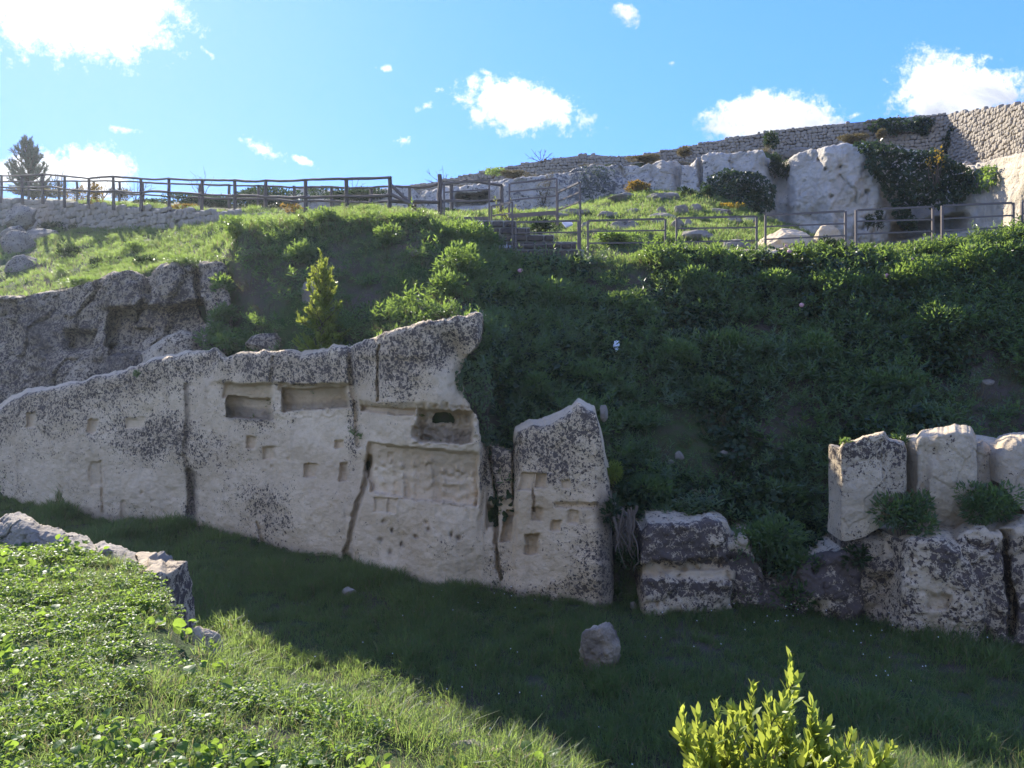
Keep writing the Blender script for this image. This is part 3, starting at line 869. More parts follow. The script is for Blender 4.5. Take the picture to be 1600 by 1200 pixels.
rk('rock_ledge', 'cream and dark lichened rock with a hollow, below the two standing rocks', x0=1325, x1=1432,
   top=[(1325, 842), (1350, 838), (1400, 838), (1432, 835)], foot=[(1325, 950), (1432, 965)], d=lambda p: wall_depth(p) + 0.1, thick=1.3, stain=lambda X, Y: 0.35 * (X < 1380) + 0 * X, seed=52, fine2=0.010, fine=0.035, chunk=0.05, edge=0.14, round_top=0.12, lich=0.8, amp=0.22,
   recess=lambda X, Y: 0.25 * blob(X, Y, 1400, 915, 12, 16) + 0.15 * blob(X, Y, 1372, 830, 20, 8), ochre=lambda X, Y: 0.4 * blob(X, Y, 1385, 890, 40, 30))
rk('rock_ledge', 'bulging pale rock with a shallow square recess low on its front, at the lower right', x0=1405, x1=1542,
   top=[(1405, 842), (1430, 838), (1470, 840), (1500, 858), (1525, 900), (1542, 950)], foot=[(1405, 975), (1440, 984), (1542, 995)], d=lambda p: wall_depth(p) - 0.35, thick=1.5, seed=53, fine2=0.010, fine=0.035, chunk=0.05, edge=0.14, round_top=0.12, amp=0.14,
   lichf=lambda X, Y: np.clip(0.75 + 0.45 * blob(X, Y, 1480, 870, 30, 40) + 0.3 * fbm(np.stack([X / 28, Y / 28, X * 0], -1), 3, .5, 28) - 0.5 * blob(X, Y, 1465, 930, 25, 20), -0.4, 1.1),
   recess=lambda X, Y: 0.08 * box(X, Y, 1445, 1480, 928, 950, 3), ochre=lambda X, Y: 0.4 * blob(X, Y, 1462, 935, 25, 18))
rk('rock_ledge', 'lichened rock ledge with a pale overhanging rim, at the lower right edge of the photo', x0=1492, x1=1800,
   top=[(1492, 838), (1510, 828), (1530, 822), (1560, 830), (1600, 822), (1800, 815)], foot=[(1492, 905), (1530, 970), (1570, 992), (1600, 1000), (1800, 1030)], d=lambda p: wall_depth(p) - 0.15, thick=1.6, seed=54, fine2=0.010, fine=0.035, chunk=0.05, edge=0.14, round_top=0.12, amp=0.2,
   lichf=lambda X, Y: np.clip(1.0 + 0.5 * fbm(np.stack([X / 28, Y / 28, X * 0], -1), 3, .5, 38) - 0.5 * (1 - sstep(835, 850, Y)), -0.4, 1.1),
   recess=lambda X, Y: 0.3 * seg(X, Y, [(1575, 835), (1568, 900), (1580, 985)], 9))
rk('rock_ledge', 'low dark stained rock almost hidden by leaves, touching the right side of the banded block', x0=1128, x1=1236,
   top=[(1128, 838), (1150, 832), (1172, 838), (1186, 870), (1200, 900), (1236, 912)], foot=[(1128, 960), (1236, 964)], d=lambda p: wall_depth(p) + 0.1, thick=1.1, seed=56, lich=0.9, amp=0.2, fine=0.035, fine2=0.01, edge=0.14,
   lichf=lambda X, Y: np.clip(1.1 + 0.4 * fbm(np.stack([X / 20, Y / 20, X * 0], -1), 3, .5, 19) - 0.7 * blob(X, Y, 1160, 845, 20, 14), -0.5, 1.2))
# pale rocks lying on the carved wall
rk('rock_slab', 'flat bright weathered slab crowning the highest corner of the carved rock face', mat='rock', x0=585, x1=757, top=[(585, 520), (620, 506), (660, 497), (700, 493), (740, 488), (757, 490)],
   foot=[(585, 532), (650, 522), (700, 515), (757, 512)], d=14.0, thick=1.2, lich=0.02, seed=61, amp=0.08, lean=0.3, topslope=0.16, sink=0.2, rows=20)
rk('rock', 'pale lichened rock with a flat back beside the overhang of the left outcrop', mat='rock_dark', x0=222, x1=304, top=[(222, 555), (235, 542), (260, 528), (285, 517), (297, 519), (304, 530)], foot=[(222, 570), (304, 552)], d=17.0, thick=0.7, lich=0.75, seed=63, topslope=0.0)
# near bank
rk('rock_ridge', 'jagged pale rock ridge edging the sunlit bank at the left edge of the photo', mat='rock_small', x0=-250, x1=222,
   top=[(-250, 790), (-60, 802), (0, 822), (14, 815), (30, 812), (48, 818), (62, 830), (90, 836), (104, 844), (140, 850), (150, 860), (165, 856), (190, 864), (222, 876)],
   foot=[(-250, 870), (0, 862), (60, 862), (150, 884), (222, 900)], d=[(-250, 8.2), (0, 6.75), (222, 5.95)], thick=0.30, lich=0.35, seed=71, amp=0.07, chunk=0.03, sink=1.2, cat='rock', freq=2.5, fine=0.025, round_top=0.06, edge=0.1, fine2=0.016, rows=70, step=1.3)
rk('rock_block', 'upright corner block of dark lichened rock at the edge of the near grassy bank', x0=212, x1=262,
   top=[(212, 884), (228, 892), (244, 893), (255, 890), (262, 897)], foot=[(212, 940), (240, 975), (262, 1000)], d=[(212, 5.75), (240, 5.5), (262, 5.5)], thick=0.36, lich=0.6, seed=72, amp=0.05, chunk=0.02, sink=1.5, topslope=0.02, freq=2.5,
   recess=lambda X, Y: 0.05 * seg(X, Y, [(234, 890), (236, 960)], 2) + 0.03 * (1 - sstep(230, 236, X)), warp=1.5, fine=0.018, round_top=0.03, edge=0.05, fine2=0.010, step=1.0,
   lichf=lambda X, Y: np.clip(0.35 + 0.5 * sstep(880, 940, Y) + 0.3 * sstep(245, 252, X) + 0.2 * fbm(np.stack([X / 14, Y / 14, X * 0], -1), 3, .5, 8), -0.4, 1))

# --- the white cliff behind the terrace
def cliff_recess(X, Y):
    r = 1.3 * box(X, Y, 716, 764, 302, 320, 4) + 0.25 * fbm(np.stack([X / 22, Y / 40, X * 0], -1), 3, .55, 91)
    r += 0.9 * sstep(1200, 1214, X) * (1 - sstep(1226, 1244, X)) + 0.5 * seg(X, Y, [(1055, 245), (1060, 300)], 8) - 0.4 * blob(X, Y, 1038, 270, 12, 30)
    r += 0.6 * seg(X, Y, [(1092, 240), (1098, 290)], 5) + 0.10 * seg(X, Y, [(1315, 272), (1330, 284), (1340, 296), (1344, 315)], 2.2) + 0.06 * seg(X, Y, [(1250, 300), (1245, 330)], 2)
    r += 1.0 * sstep(1392, 1410, X) * (1 - sstep(1480, 1520, X)) * (1 - sstep(320, 350, Y)) * 0.8 + 0.8 * box(X, Y, 1400, 1520, 348, 372, 5, -0.12)
    r -= 0.5 * sstep(1572, 1580, X) + 0.3 * sstep(1255, 1300, X) * (1 - sstep(1370, 1395, X))
    for hx, hy in [(1281, 250), (1318, 262), (1292, 264), (1300, 305), (1362, 300)]:
        r += 0.35 * blob(X, Y, hx, hy, 2.5, 2.5)
    return r


rk('white_cliff', 'long white limestone cliff with a dark low cave, below the old rubble wall', mat='rock_white', x0=452, x1=1800, top=CLIFF_TOP and [(a, b) for a, b in CLIFF_TOP],
   foot=[(a, b) for a, b, c in CLIFF_FOOT], d=[(a, c) for a, b, c in CLIFF_FOOT], thick=2.6, seed=81, amp=0.35, chunk=0.16, lean=1.0, rows=90, step=2.2, freq=0.45, fine=0.07, fine2=0.03, cat='cliff', topslope=0.02, recess=cliff_recess,
   sink=0.8, round_top=0.10, jag=2.6,
   lichf=lambda X, Y: np.clip(0.36 + 0.5 * blob(X, Y, 940, 285, 60, 40) + 0.25 * (X < 1010) + 0.25 * blob(X, Y, 1300, 318, 50, 16) - 0.75 * sstep(1215, 1260, X) * (1 - sstep(300, 330, Y)) - 0.4 * sstep(1270, 1300, X) + 0.35 * fbm(np.stack([X / 30, Y / 30, X * 0], -1), 3, .5, 58), -0.5, 1),
   stain=lambda X, Y: np.clip(0.7 * box(X, Y, 714, 768, 300, 318, 4) + 0.5 * blob(X, Y, 1420, 330, 30, 12) + 0.3 * blob(X, Y, 820, 300, 14, 30) + 0.6 * box(X, Y, 1400, 1520, 350, 374, 5, -0.12), 0, 1),  # darker in the cave, the low hollow and two patches
   ochre=lambda X, Y: np.clip(0.1 + 0.5 * blob(X, Y, 930, 265, 40, 15) + 0.4 * sstep(1500, 1560, X) + 0.3 * blob(X, Y, 1050, 265, 25, 20) + 0.4 * blob(X, Y, 1405, 345, 20, 30), 0, 0.7))
# ------------------------------------------------------------------ boulders and small rocks
def cubesphere(n):
    t = np.tan(np.linspace(-np.pi / 4, np.pi / 4, n + 1))
    a, b = np.meshgrid(t, t)
    one = np.ones_like(a)
    VV, FF = [], []
    k = 0
    for m_ in ((a, b, one), (b, a, -one), (one, a, b), (-one, b, a), (b, one, a), (a, -one, b)):
        v = np.stack(m_, -1).reshape(-1, 3)
        v = v / np.linalg.norm(v, axis=1)[:, None]
        f = grid_faces(n + 1, n + 1) + k
        VV.append(v)
        FF.append(f)
        k += len(v)
    V = np.concatenate(VV)
    F = np.concatenate(FF)
    key = np.round(V * 1e5).astype(np.int64)
    uq, idx, inv = np.unique(key, axis=0, return_index=True, return_inverse=True)
    return V[idx], inv.reshape(-1)[F]


_CS = {}


def boulder_geo(size, seed, n=16, cuts=7, amp=0.12, freq=1.6, fine=0.02, flat=0.62):
    if n not in _CS:
        _CS[n] = cubesphere(n)
    V, F = _CS[n]
    V = V.copy()
    rg = np.random.default_rng(seed)
    for c in range(cuts):
        nrm = rg.normal(size=3)
        nrm /= np.linalg.norm(nrm)
        lim = rg.uniform(flat, flat + 0.25)
        d = V @ nrm
        V = V - np.outer(np.maximum(0, d - lim) * 0.92, nrm)
    V = V * (1 + amp * fbm(V * freq + seed * 3.1, 4, 0.5, seed)[:, None] * 1.5)
    if n > 10:
        V = V * (1 - 0.13 * np.abs(fbm(V * 2.3 + seed, 4, 0.55, seed + 3))[:, None] - 0.05 * np.abs(fbm(V * 6 + seed, 3, 0.55, seed + 4))[:, None])
    V = V * np.asarray(size)
    V = V + fine * fbm(V * 9 + seed, 3, 0.6, seed + 5)[:, None] * (V / np.asarray(size))
    return V, F


def boulder(px, py, w, h, label, d=None, mat='rock_small', lich=0.25, seed=0, name='rock', deep=0.8, n=18, fine=0.02, ochre=0.0, stain=0.15, group=None, sink=0.3, lift=0.0):
    """a rock whose visible silhouette is centred at px, py and w by h photo pixels"""
    if d is None:
        q = hit(px, py + h * 0.42)
        d = q[1]
    if px < 100 and 22 < d:
        d *= 1.08
    c = P(px, py, d)
    if px < 110 and py < 460:
        lich += 0.35
    sx = w / FPX * d / 2
    sz = h / FPX * d / 2
    V, F = boulder_geo((sx * 1.08, max(sx, sz) * deep, sz * (1 + sink)), seed + 100, n=n, fine=fine * min(1, sx * 3))
    V = V + np.array([0, max(sx, sz) * deep * 0.5, -sz * sink + lift])
    l = np.clip(lich + 0.25 * fbm(V * 2.5, 2, 0.5, seed), -0.4, 1)
    me = make_mesh(name, V, F, attrs={'lichen': l, 'ochre': np.full(len(V), ochre), 'stain': np.clip(stain + stain * fbm(V * 4, 2, 0.5, seed + 9), 0, 1)}, mat=M[mat])
    return link(name, me, label=label, cat='rock', group=group, loc=Vector(c))


BOULDERS = [
    (936, 1015, 70, 86, 'single pinkish grey boulder standing alone on the shaded grass of the quarry floor', dict(mat='rock_dark', lich=0.30, n=48, deep=0.85, sink=0.12, stain=0.75, fine=0.05)),
    (420, 536, 74, 36, 'rounded dark lichened rock on the ledge left of the upright laurel sapling', dict(d=16.0, mat='rock_dark', lich=0.95, n=26)),
    (484, 455, 36, 36, 'pale lichened rock lodged in the dark slope above the upright sapling', dict(lich=0.3)),
    (1098, 776, 58, 30, 'small pale rock with a yellowish front above the dark banded block', dict(d=12.6, lich=0.0, ochre=0.5)),
    (312, 1006, 60, 50, 'broken grey rock just below the upright corner block of the near bank', dict(d=4.75, mat='rock_dark', lich=0.4, n=26, sink=0.6)),
    (476, 1081, 28, 24, 'small pale stone among the leaves of the near bank, left of centre', dict(d=4.05, lich=0.25, sink=0.5)),
    (728, 1176, 74, 34, 'longer of the two pale stones at the bottom edge of the photo', dict(d=3.5, lich=0.15, n=30, sink=0.6)),
    (776, 1188, 40, 34, 'rounder speckled stone at the bottom edge of the photo beside a longer stone', dict(d=3.42, mat='rock_dark', lich=0.4, n=24, sink=0.5)),
    (582, 1169, 28, 14, 'smallest pale stone of the bare earth patch at the bottom of the photo', dict(d=3.55, lich=0.0, sink=0.5)),
    (545, 925, 22, 14, 'round pale stone in the shaded grass near the foot of the carved rock face', dict(lich=0.0)),
    (588, 908, 12, 10, 'tiny pale stone touching the foot of the carved rock face', dict(lich=0.0, n=10)),
    (1142, 790, 0, 0, None, None),
    (990, 948, 14, 14, 'little white stone in the grass at the foot of the hollow with roots', dict(d=11.4, lich=-0.3, n=10)),
    # slope scatter
    (1062, 712, 14, 16, 'pale stone upright on the bare slope above the banded block', dict(lich=-0.2, n=12)),
    (1048, 722, 10, 8, 'lowest of the small white stones left of the bare slope patch', dict(lich=-0.2, n=10)),
    (1133, 708, 14, 10, 'left of two small white stones side by side on the bare slope', dict(lich=-0.3, n=12)),
    (1151, 706, 14, 10, 'right of two small white stones side by side on the bare slope', dict(lich=-0.3, n=12)),
    (1158, 656, 16, 18, 'pale lichened stone higher on the dark slope, right of the bare patch', dict(lich=0.1, n=12)),
    (1300, 824, 14, 10, 'small white stone at the foot of the left standing rock', dict(d=12.3, lich=-0.3, n=12)),
    (1151, 706 + 34, 10, 10, 'tiny pale stone on the bare slope under the paired white stones', dict(lich=-0.2, n=10)),
    (1545, 597, 24, 10, 'flat pale stone showing through the dark leaves at the far right slope', dict(lich=-0.1, n=12)),
    (1402, 704, 20, 12, 'grey stone in leaves just right of the left standing rock', dict(d=12.0, lich=0.2, n=12)),
    (948, 604, 12, 10, 'small white stone under the plastic bag on the slope', dict(lich=-0.3, n=10)),
    (944, 642, 14, 22, 'pale stone just behind the pointed top of the carved rock face', dict(d=12.6, lich=0.0, n=12)),
    (650, 395, 16, 10, 'pale stone half way up the dark central slope', dict(lich=0.0, n=12)),
    (702, 393, 12, 12, 'white stone among leaves left of the stairs', dict(lich=-0.2, n=12)),
    (655, 470, 16, 10, 'pale stone above the leafy green bush behind the bright slab', dict(lich=-0.1, n=12)),
    (764, 424, 30, 18, 'pale cut stone at the foot of the stairs', dict(lich=0.0, n=14)),
    (796, 426, 34, 16, 'larger pale cut stone at the foot of the stairs, under the block wall', dict(lich=0.05, n=14)),
    # rocks at the far left
    (26, 335, 58, 30, 'rounded grey rock directly under the left end of the rubble wall', dict(d=30.5, lich=0.3, n=22)),
    (14, 362, 40, 24, 'grey rock at the left edge, second below the rubble wall', dict(d=29, lich=0.35, n=20)),
    (22, 382, 56, 44, 'big furrowed grey rock at the left edge of the photo beside the lit grass', dict(d=27.5, lich=0.3, n=24)),
    (56, 366, 56, 24, 'flat grey rock at the left edge with grass growing over it', dict(d=29, lich=0.2, n=20)),
    (92, 372, 40, 12, 'low pale rock lying at the top of the lit grass below the rubble wall', dict(lich=0.0, n=16)),
    (30, 414, 54, 34, 'pale rock in the lit grass at the left edge, lower than the furrowed one', dict(d=24.5, lich=0.25, n=20)),
    (10, 450, 40, 22, 'grey rock at the left edge just above the big outcrop', dict(d=22.8, lich=0.4, n=18)),
    (40, 448, 30, 14, 'small rock with grass tufts just above the big outcrop', dict(d=22.6, lich=0.35, n=16)),
    # terrace rocks
    (976, 353, 50, 20, 'rounded dark grey boulder in the lit grass behind the first railing panel', dict(lich=0.45, n=20)),
    (952, 335, 32, 14, 'flat pale rock above the rounded dark boulder on the lit terrace', dict(lich=0.1, n=16)),
    (990, 330, 26, 10, 'low grey rock beside grass in the middle of the terrace mound', dict(lich=0.2, n=14)),
    (972, 307, 44, 16, 'dark grey rock under the autumn coloured bush, left end', dict(lich=0.5, n=16)),
    (1026, 308, 38, 16, 'grey rock under the autumn coloured bush, right end', dict(lich=0.4, n=16)),
    (1048, 306, 28, 18, 'rock with a grassy top between the autumn bush and the dark green bush', dict(lich=0.4, n=16)),
    (1033, 330, 16, 14, 'squarish brown stone at the centre of the terrace mound', dict(lich=0.1, n=12)),
    (1036, 338, 44, 12, 'long flat pale rock at the centre of the terrace mound', dict(lich=0.2, n=16)),
    (1066, 328, 26, 20, 'tallest pale rock of the terrace mound centre', dict(lich=0.2, n=16)),
    (1088, 325, 20, 16, 'grey rock just left of the bluish flat rock', dict(lich=0.2, n=14)),
    (1122, 331, 56, 12, 'bluish flat rock slab below the dark ivy mass', dict(lich=0.1, n=16)),
    (1030, 347, 30, 10, 'low rock edge behind the top rail of the first panel', dict(lich=0.2, n=14)),
    (1060, 352, 20, 20, 'reddish grey rock between the first and second railing panels', dict(lich=0.3, n=14)),
    (1075, 350, 16, 16, 'pale upright rock beside the reddish one, behind the second panel', dict(lich=0.1, n=14)),
    (1094, 366, 56, 18, 'pale bulky rock low in the second railing panel', dict(lich=0.1, n=18)),
    (1146, 345, 30, 14, 'grey brown rock behind the right part of the second railing panel', dict(lich=0.3, n=14)),
    (1172, 344, 30, 12, 'grey rock against the right post of the second railing panel', dict(lich=0.3, n=14)),
    (1152, 384, 44, 22, 'pale rock step on the left of the broad rock behind the third panel', dict(d=19.4, lich=0.1, n=18)),
    (1232, 376, 90, 42, 'broad rounded pale rock behind the third railing panel', dict(d=19.6, lich=0.05, n=30, mat='rock')),
    (1298, 370, 44, 40, 'darker rock at the foot of the white cliff, behind the third panel', dict(d=20.6, lich=0.2, n=22, mat='rock')),
    (1330, 384, 40, 22, 'yellowish rock with a shadowed foot, left of the fourth railing panel', dict(d=20.4, lich=0.0, ochre=0.5, n=18)),
    (915, 352, 14, 10, 'small rock in the grass behind the tall railing post', dict(lich=0.2, n=10)),
    (850, 322, 40, 8, 'low pale rock behind the long upper railing', dict(lich=0.0, n=14)),
    (1480, 394, 34, 8, 'low pale kerb stone near the right end of the terrace', dict(lich=0.0, n=12)),
    (1255, 238, 46, 20, 'grey rock on top of the cliff behind dry grass', dict(d=31.2, lich=0.35, n=18)),
    (905, 330, 60, 12, 'dark rough rocky hump left of the lit terrace mound', dict(lich=0.5, n=20)),
    (865, 337, 50, 14, 'rough grey rock hump behind the sloping railing', dict(lich=0.5, n=18)),
]
for i, (px, py, w, h, lb, kw) in enumerate(BOULDERS):
    if lb:
        boulder(px, py, w, h, lb, seed=i * 7 + 1, **kw)
rk('rock_slab', 'long low pale rock slab with dark patches along the railing, behind the second and third panels', mat='rock', x0=1016, x1=1330, top=[(1016, 400), (1030, 388), (1060, 386), (1100, 388), (1160, 390), (1250, 388), (1330, 396)],
   foot=[(1016, 418), (1330, 418)], d=18.5, thick=1.4, lich=0.35, seed=66, amp=0.10, rows=30, topslope=0.05)


# ------------------------------------------------------------------ rubble walls built stone by stone
M['stone'] = rock_mat('rubble_stone', (0.40, 0.355, 0.29), (0.29, 0.255, 0.21), scale=14.0, bump=0.8)
M['mortar'] = plain_mat('wall_mortar', (0.13, 0.12, 0.105), 0.95, 0.3, 14)
M['pale_mortar'] = plain_mat('pale_mortar', (0.42, 0.39, 0.34), 0.95, 0.25, 14)
M['block'] = rock_mat('brown_stone_block', (0.15, 0.125, 0.105), (0.10, 0.085, 0.075), scale=20.0, bump=0.6)


def stone_variants(n, seed, mat, grid=3):
    out = []
    for k in range(n):
        V, F = boulder_geo((0.5, 0.5, 0.5), seed + k, n=grid, cuts=6, amp=0.12, freq=2.2, fine=0.0, flat=0.66)
        V = np.sign(V) * (np.abs(V) * 2) ** 0.62 / 2
        me = make_mesh('stone', V, F, smooth=False, mat=mat, attrs={'lichen': np.full(len(V), 0.12), 'ochre': np.full(len(V), 0.1), 'stain': np.zeros(len(V))})
        out.append((me, V, F))
    return out


STV = stone_variants(7, 500, M['stone'])


def rubble(name, label, top, base, depth, px0, px1, stone_h, stone_w, seed, first, thick=0.5, batter=0.1):
    """dry rubble wall between two photo lines; the stones nearest to the 'first' px are objects, the rest one part"""
    rt = link(name, None, label=label, cat='stone wall')
    ps = np.arange(px0, px1 + 1, 6.0)
    d = poly(depth, ps)
    t = P(ps, poly(top, ps), d + batter)
    b = P(ps, poly(base, ps), d)
    b[:, 2] -= 0.5
    tg_ = np.gradient(b[:, :2], axis=0)
    tg_ /= np.linalg.norm(tg_, axis=1)[:, None]
    nv = np.stack([-tg_[:, 1], tg_[:, 0], np.zeros(len(ps))], -1)
    tt = t.copy(); tt[:, 2] -= 0.03
    cb = b.copy(); cb[:, :2] -= (t - b)[:, :2] * (0.5 / (t[:, 2] - b[:, 2] - 0.5))[:, None]
    A = np.stack([cb + nv * 0.07, tt + nv * 0.07, tt + nv * thick, cb + nv * thick])
    link('wall_core', make_mesh('wall_core', A.reshape(-1, 3), grid_faces(4, len(ps)), mat=M['mortar']), rt)
    rg = np.random.default_rng(seed)
    # arclength along the wall
    seglen = np.hypot(np.diff(b[:, 0]), np.diff(b[:, 1]))
    s = np.concatenate([[0], np.cumsum(seglen)])
    stones = []
    zmin, zmax = b[:, 2].min() + 0.3, t[:, 2].max()
    z = zmin
    while z < zmax:
        hh = stone_h * rg.uniform(0.8, 1.2)
        x = rg.uniform(0, stone_w)
        while x < s[-1]:
            w = stone_w * rg.uniform(0.6, 1.5)
            xc = x + w / 2
            bx, by, bz = np.interp(xc, s, b[:, 0]), np.interp(xc, s, b[:, 1]), np.interp(xc, s, b[:, 2])
            tz = np.interp(xc, s, t[:, 2])
            zc = z + hh / 2 + rg.uniform(-0.2, 0.2) * stone_h
            if bz - 0.1 < zc < tz - hh * 0.2:
                f = (zc - bz) / max(tz - bz, 0.1)
                dx, dy = np.interp(xc + 0.3, s, b[:, 0]) - np.interp(xc - 0.3, s, b[:, 0]), np.interp(xc + 0.3, s, b[:, 1]) - np.interp(xc - 0.3, s, b[:, 1])
                tx, ty = np.interp(xc, s, t[:, 0]), np.interp(xc, s, t[:, 1])
                ff = (zc - bz + 0.5) / max(tz - bz + 0.5, 0.1) if False else f
                off = rg.uniform(-0.01, 0.03)
                L_ = math.hypot(dx, dy)
                bx, by = bx + (tx - bx) * f + dy / L_ * off, by + (ty - by) * f - dx / L_ * off
                stones.append((bx, by, zc, w * 1.12, hh * 1.22, math.atan2(dy, dx), 800 + bx / by * FPX))
            x += w
        z += hh
    stones.sort(key=lambda q: abs(q[6] - first))
    rest = []
    for i, (x, y, z, w, h, az, pxx) in enumerate(stones):
        me, V, F = STV[rg.integers(len(STV))]
        sc = (w * 0.96, rg.uniform(0.10, 0.22), h * rg.uniform(0.85, 1.0))
        roll = rg.uniform(-0.25, 0.25)
        if i < 295 and -40 < pxx < 1640:
            o = bpy.data.objects.new('stone', me)
            o.parent = rt
            o.location = (x, y, z)
            o.rotation_euler = (0, roll, az)
            o.scale = sc
            COL.objects.link(o)
        else:
            q = V * np.array(sc)
            c, s_ = math.cos(roll), math.sin(roll)
            q = np.stack([q[:, 0] * c + q[:, 2] * s_, q[:, 1], -q[:, 0] * s_ + q[:, 2] * c], -1)
            c, s_ = math.cos(az), math.sin(az)
            q = np.stack([q[:, 0] * c - q[:, 1] * s_, q[:, 0] * s_ + q[:, 1] * c, q[:, 2]], -1)
            rest.append((q + np.array([x, y, z]), F))
    if rest:
        V, F = join(rest)
        link('small_stones', make_mesh('small_stones', V, F, smooth=False, mat=M['stone'], attrs={'lichen': np.full(len(V), 0.15), 'ochre': np.full(len(V), 0.1), 'stain': np.zeros(len(V))}), rt, kind='stuff')
    return rt


rubble('rubble_wall', 'grey rubble retaining wall beneath the rustic wooden fence at the left',
       [(-60, 306), (0, 309), (66, 311), (100, 315), (140, 318), (180, 320), (220, 322), (300, 327), (360, 330), (440, 333)],
       [(-60, 350), (0, 350), (60, 355), (100, 358), (200, 356), (300, 350), (345, 345), (400, 340), (440, 338)],
       [(-60, 38.9), (0, 37.0), (100, 33.2), (200, 29.7), (300, 26.2), (360, 24.0), (440, 21.9)], -60, 440, 0.20, 0.26, 3, 250)
FW_TOP = [(560, 304), (640, 290), (700, 279), (750, 268), (800, 258), (850, 249), (900, 242), (930, 240), (960, 244), (1000, 241), (1050, 232), (1100, 222), (1150, 213), (1200, 205), (1250, 198),
          (1330, 190), (1400, 184), (1480, 177), (1540, 168), (1600, 159), (1760, 136)]
FW_BASE = [(560, 306), (640, 302), (700, 298), (750, 292), (800, 287), (850, 276), (900, 266), (945, 260), (1000, 262), (1050, 258), (1110, 248), (1150, 244), (1200, 242), (1240, 258), (1300, 240), (1345, 236),
           (1440, 246), (1480, 262), (1540, 262), (1600, 246), (1760, 230)]
rubble('old_stone_wall', 'high old grey rubble wall running along the skyline above the white cliff', FW_TOP, FW_BASE,
       [(560, 39), (640, 36), (750, 34.6), (868, 33.7), (945, 33.4), (1050, 33.4), (1200, 32.3), (1300, 31.2), (1400, 30.6), (1480, 29.8), (1540, 26.8), (1600, 23.6), (1760, 18.6)], 560, 1760, 0.13, 0.17, 5, 1560, thick=0.7, batter=0.3)

# --- brown block wall of the stairs
wt = link('stair_wall', None, label='stepped wall of brown blocks with pale mortar under the metal stairs', cat='stone wall')
BROWS = [(345, 355, 742, 806), (356, 366, 758, 828), (367, 377, 768, 866), (378, 389, 768, 900), (390.5, 401, 770, 913), (402, 413, 772, 921)]
dw = 18.75
bgv, bgf = [], []
rg = np.random.default_rng(44)
blk = None
for r_, (y0, y1, xa, xb) in enumerate(BROWS):
    a, b = P(xa, y1 + 1.2, dw), P(xb, y0 - 0.6, dw)
    v = np.array([(x, y, z) for x in (a[0], b[0]) for y in (dw + 0.03, dw + 0.5) for z in (a[2], b[2])])
    bgv.append((v, np.array([[0, 1, 5, 4], [2, 6, 7, 3], [0, 2, 3, 1], [4, 5, 7, 6], [1, 3, 7, 5], [0, 4, 6, 2]])))
    x = xa + (rg.uniform(-8, 0))
    while x < xb - 3:
        w = rg.uniform(14, 27)
        x0_, x1_ = max(x + 0.9, xa), min(x + w - 0.9, xb)
        if x1_ - x0_ > 3:
            pa, pb = P(x0_, y1 - 0.5, dw), P(x1_, y0 + 0.5, dw)
            V, F = _CS.get(5) or _CS.setdefault(5, cubesphere(5))
            q = np.sign(V) * np.abs(V) ** 0.28
            q = q / np.abs(q).max(0)
            q = q * (1 + 0.05 * fbm(V * 2 + x, 2, 0.5, 3)[:, None])
            sz = np.array([(pb[0] - pa[0]) / 2, 0.12, (pb[2] - pa[2]) / 2])
            me = make_mesh('block', q * sz, F, mat=M['block'], attrs={'lichen': np.full(len(V), 0.1), 'ochre': np.full(len(V), 0.0), 'stain': np.full(len(V), rg.uniform(0, 0.4))})
            link('block', me, wt, loc=Vector(((pa[0] + pb[0]) / 2, dw + 0.08 + rg.uniform(-0.02, 0.02), (pa[2] + pb[2]) / 2)))
        x += w
V, F = join(bgv)
link('mortar', make_mesh('mortar', V, F, smooth=False, mat=M['pale_mortar']), wt)


# ------------------------------------------------------------------ fences and railings
def tube_geo(pts, rad, n=8, wob=0.0, seed=0, caps=True):
    pts = np.asarray(pts, float)
    k = len(pts)
    rad = np.broadcast_to(np.asarray(rad, float), (k,))
    tan = np.gradient(pts, axis=0)
    tan /= np.linalg.norm(tan, axis=1)[:, None] + 1e-9
    ref = np.where(np.abs(tan[:, 2:3]) > 0.9, np.array([[0, 1.0, 0]]), np.array([[0, 0, 1.0]]))
    a = np.cross(tan, ref)
    a /= np.linalg.norm(a, axis=1)[:, None] + 1e-9
    b = np.cross(tan, a)
    th = np.linspace(0, 2 * np.pi, n, endpoint=False)
    rr = rad[:, None] * (1 + wob * fbm(np.stack([np.broadcast_to(np.cos(th), (k, n)) * 1.3, np.broadcast_to(np.sin(th), (k, n)) * 1.3, np.broadcast_to(np.arange(k)[:, None] * 0.7, (k, n))], -1), 2, 0.5, seed))
    V = pts[:, None] + a[:, None] * (np.cos(th)[None, :, None] * rr[..., None]) + b[:, None] * (np.sin(th)[None, :, None] * rr[..., None])
    V = V.reshape(-1, 3)
    F = grid_faces(k, n, wrap=True)
    if caps:
        c0, c1 = len(V), len(V) + 1
        V = np.concatenate([V, pts[:1], pts[-1:]])
        i = np.arange(n)
        j = (i + 1) % n
        F = np.concatenate([F, np.stack([j, i, np.full(n, c0), np.full(n, c0)], -1)[:, :4], np.stack([(k - 1) * n + i, (k - 1) * n + j, np.full(n, c1), np.full(n, c1)], -1)])
    return V, F


def clean(me):
    me.validate()
    return me


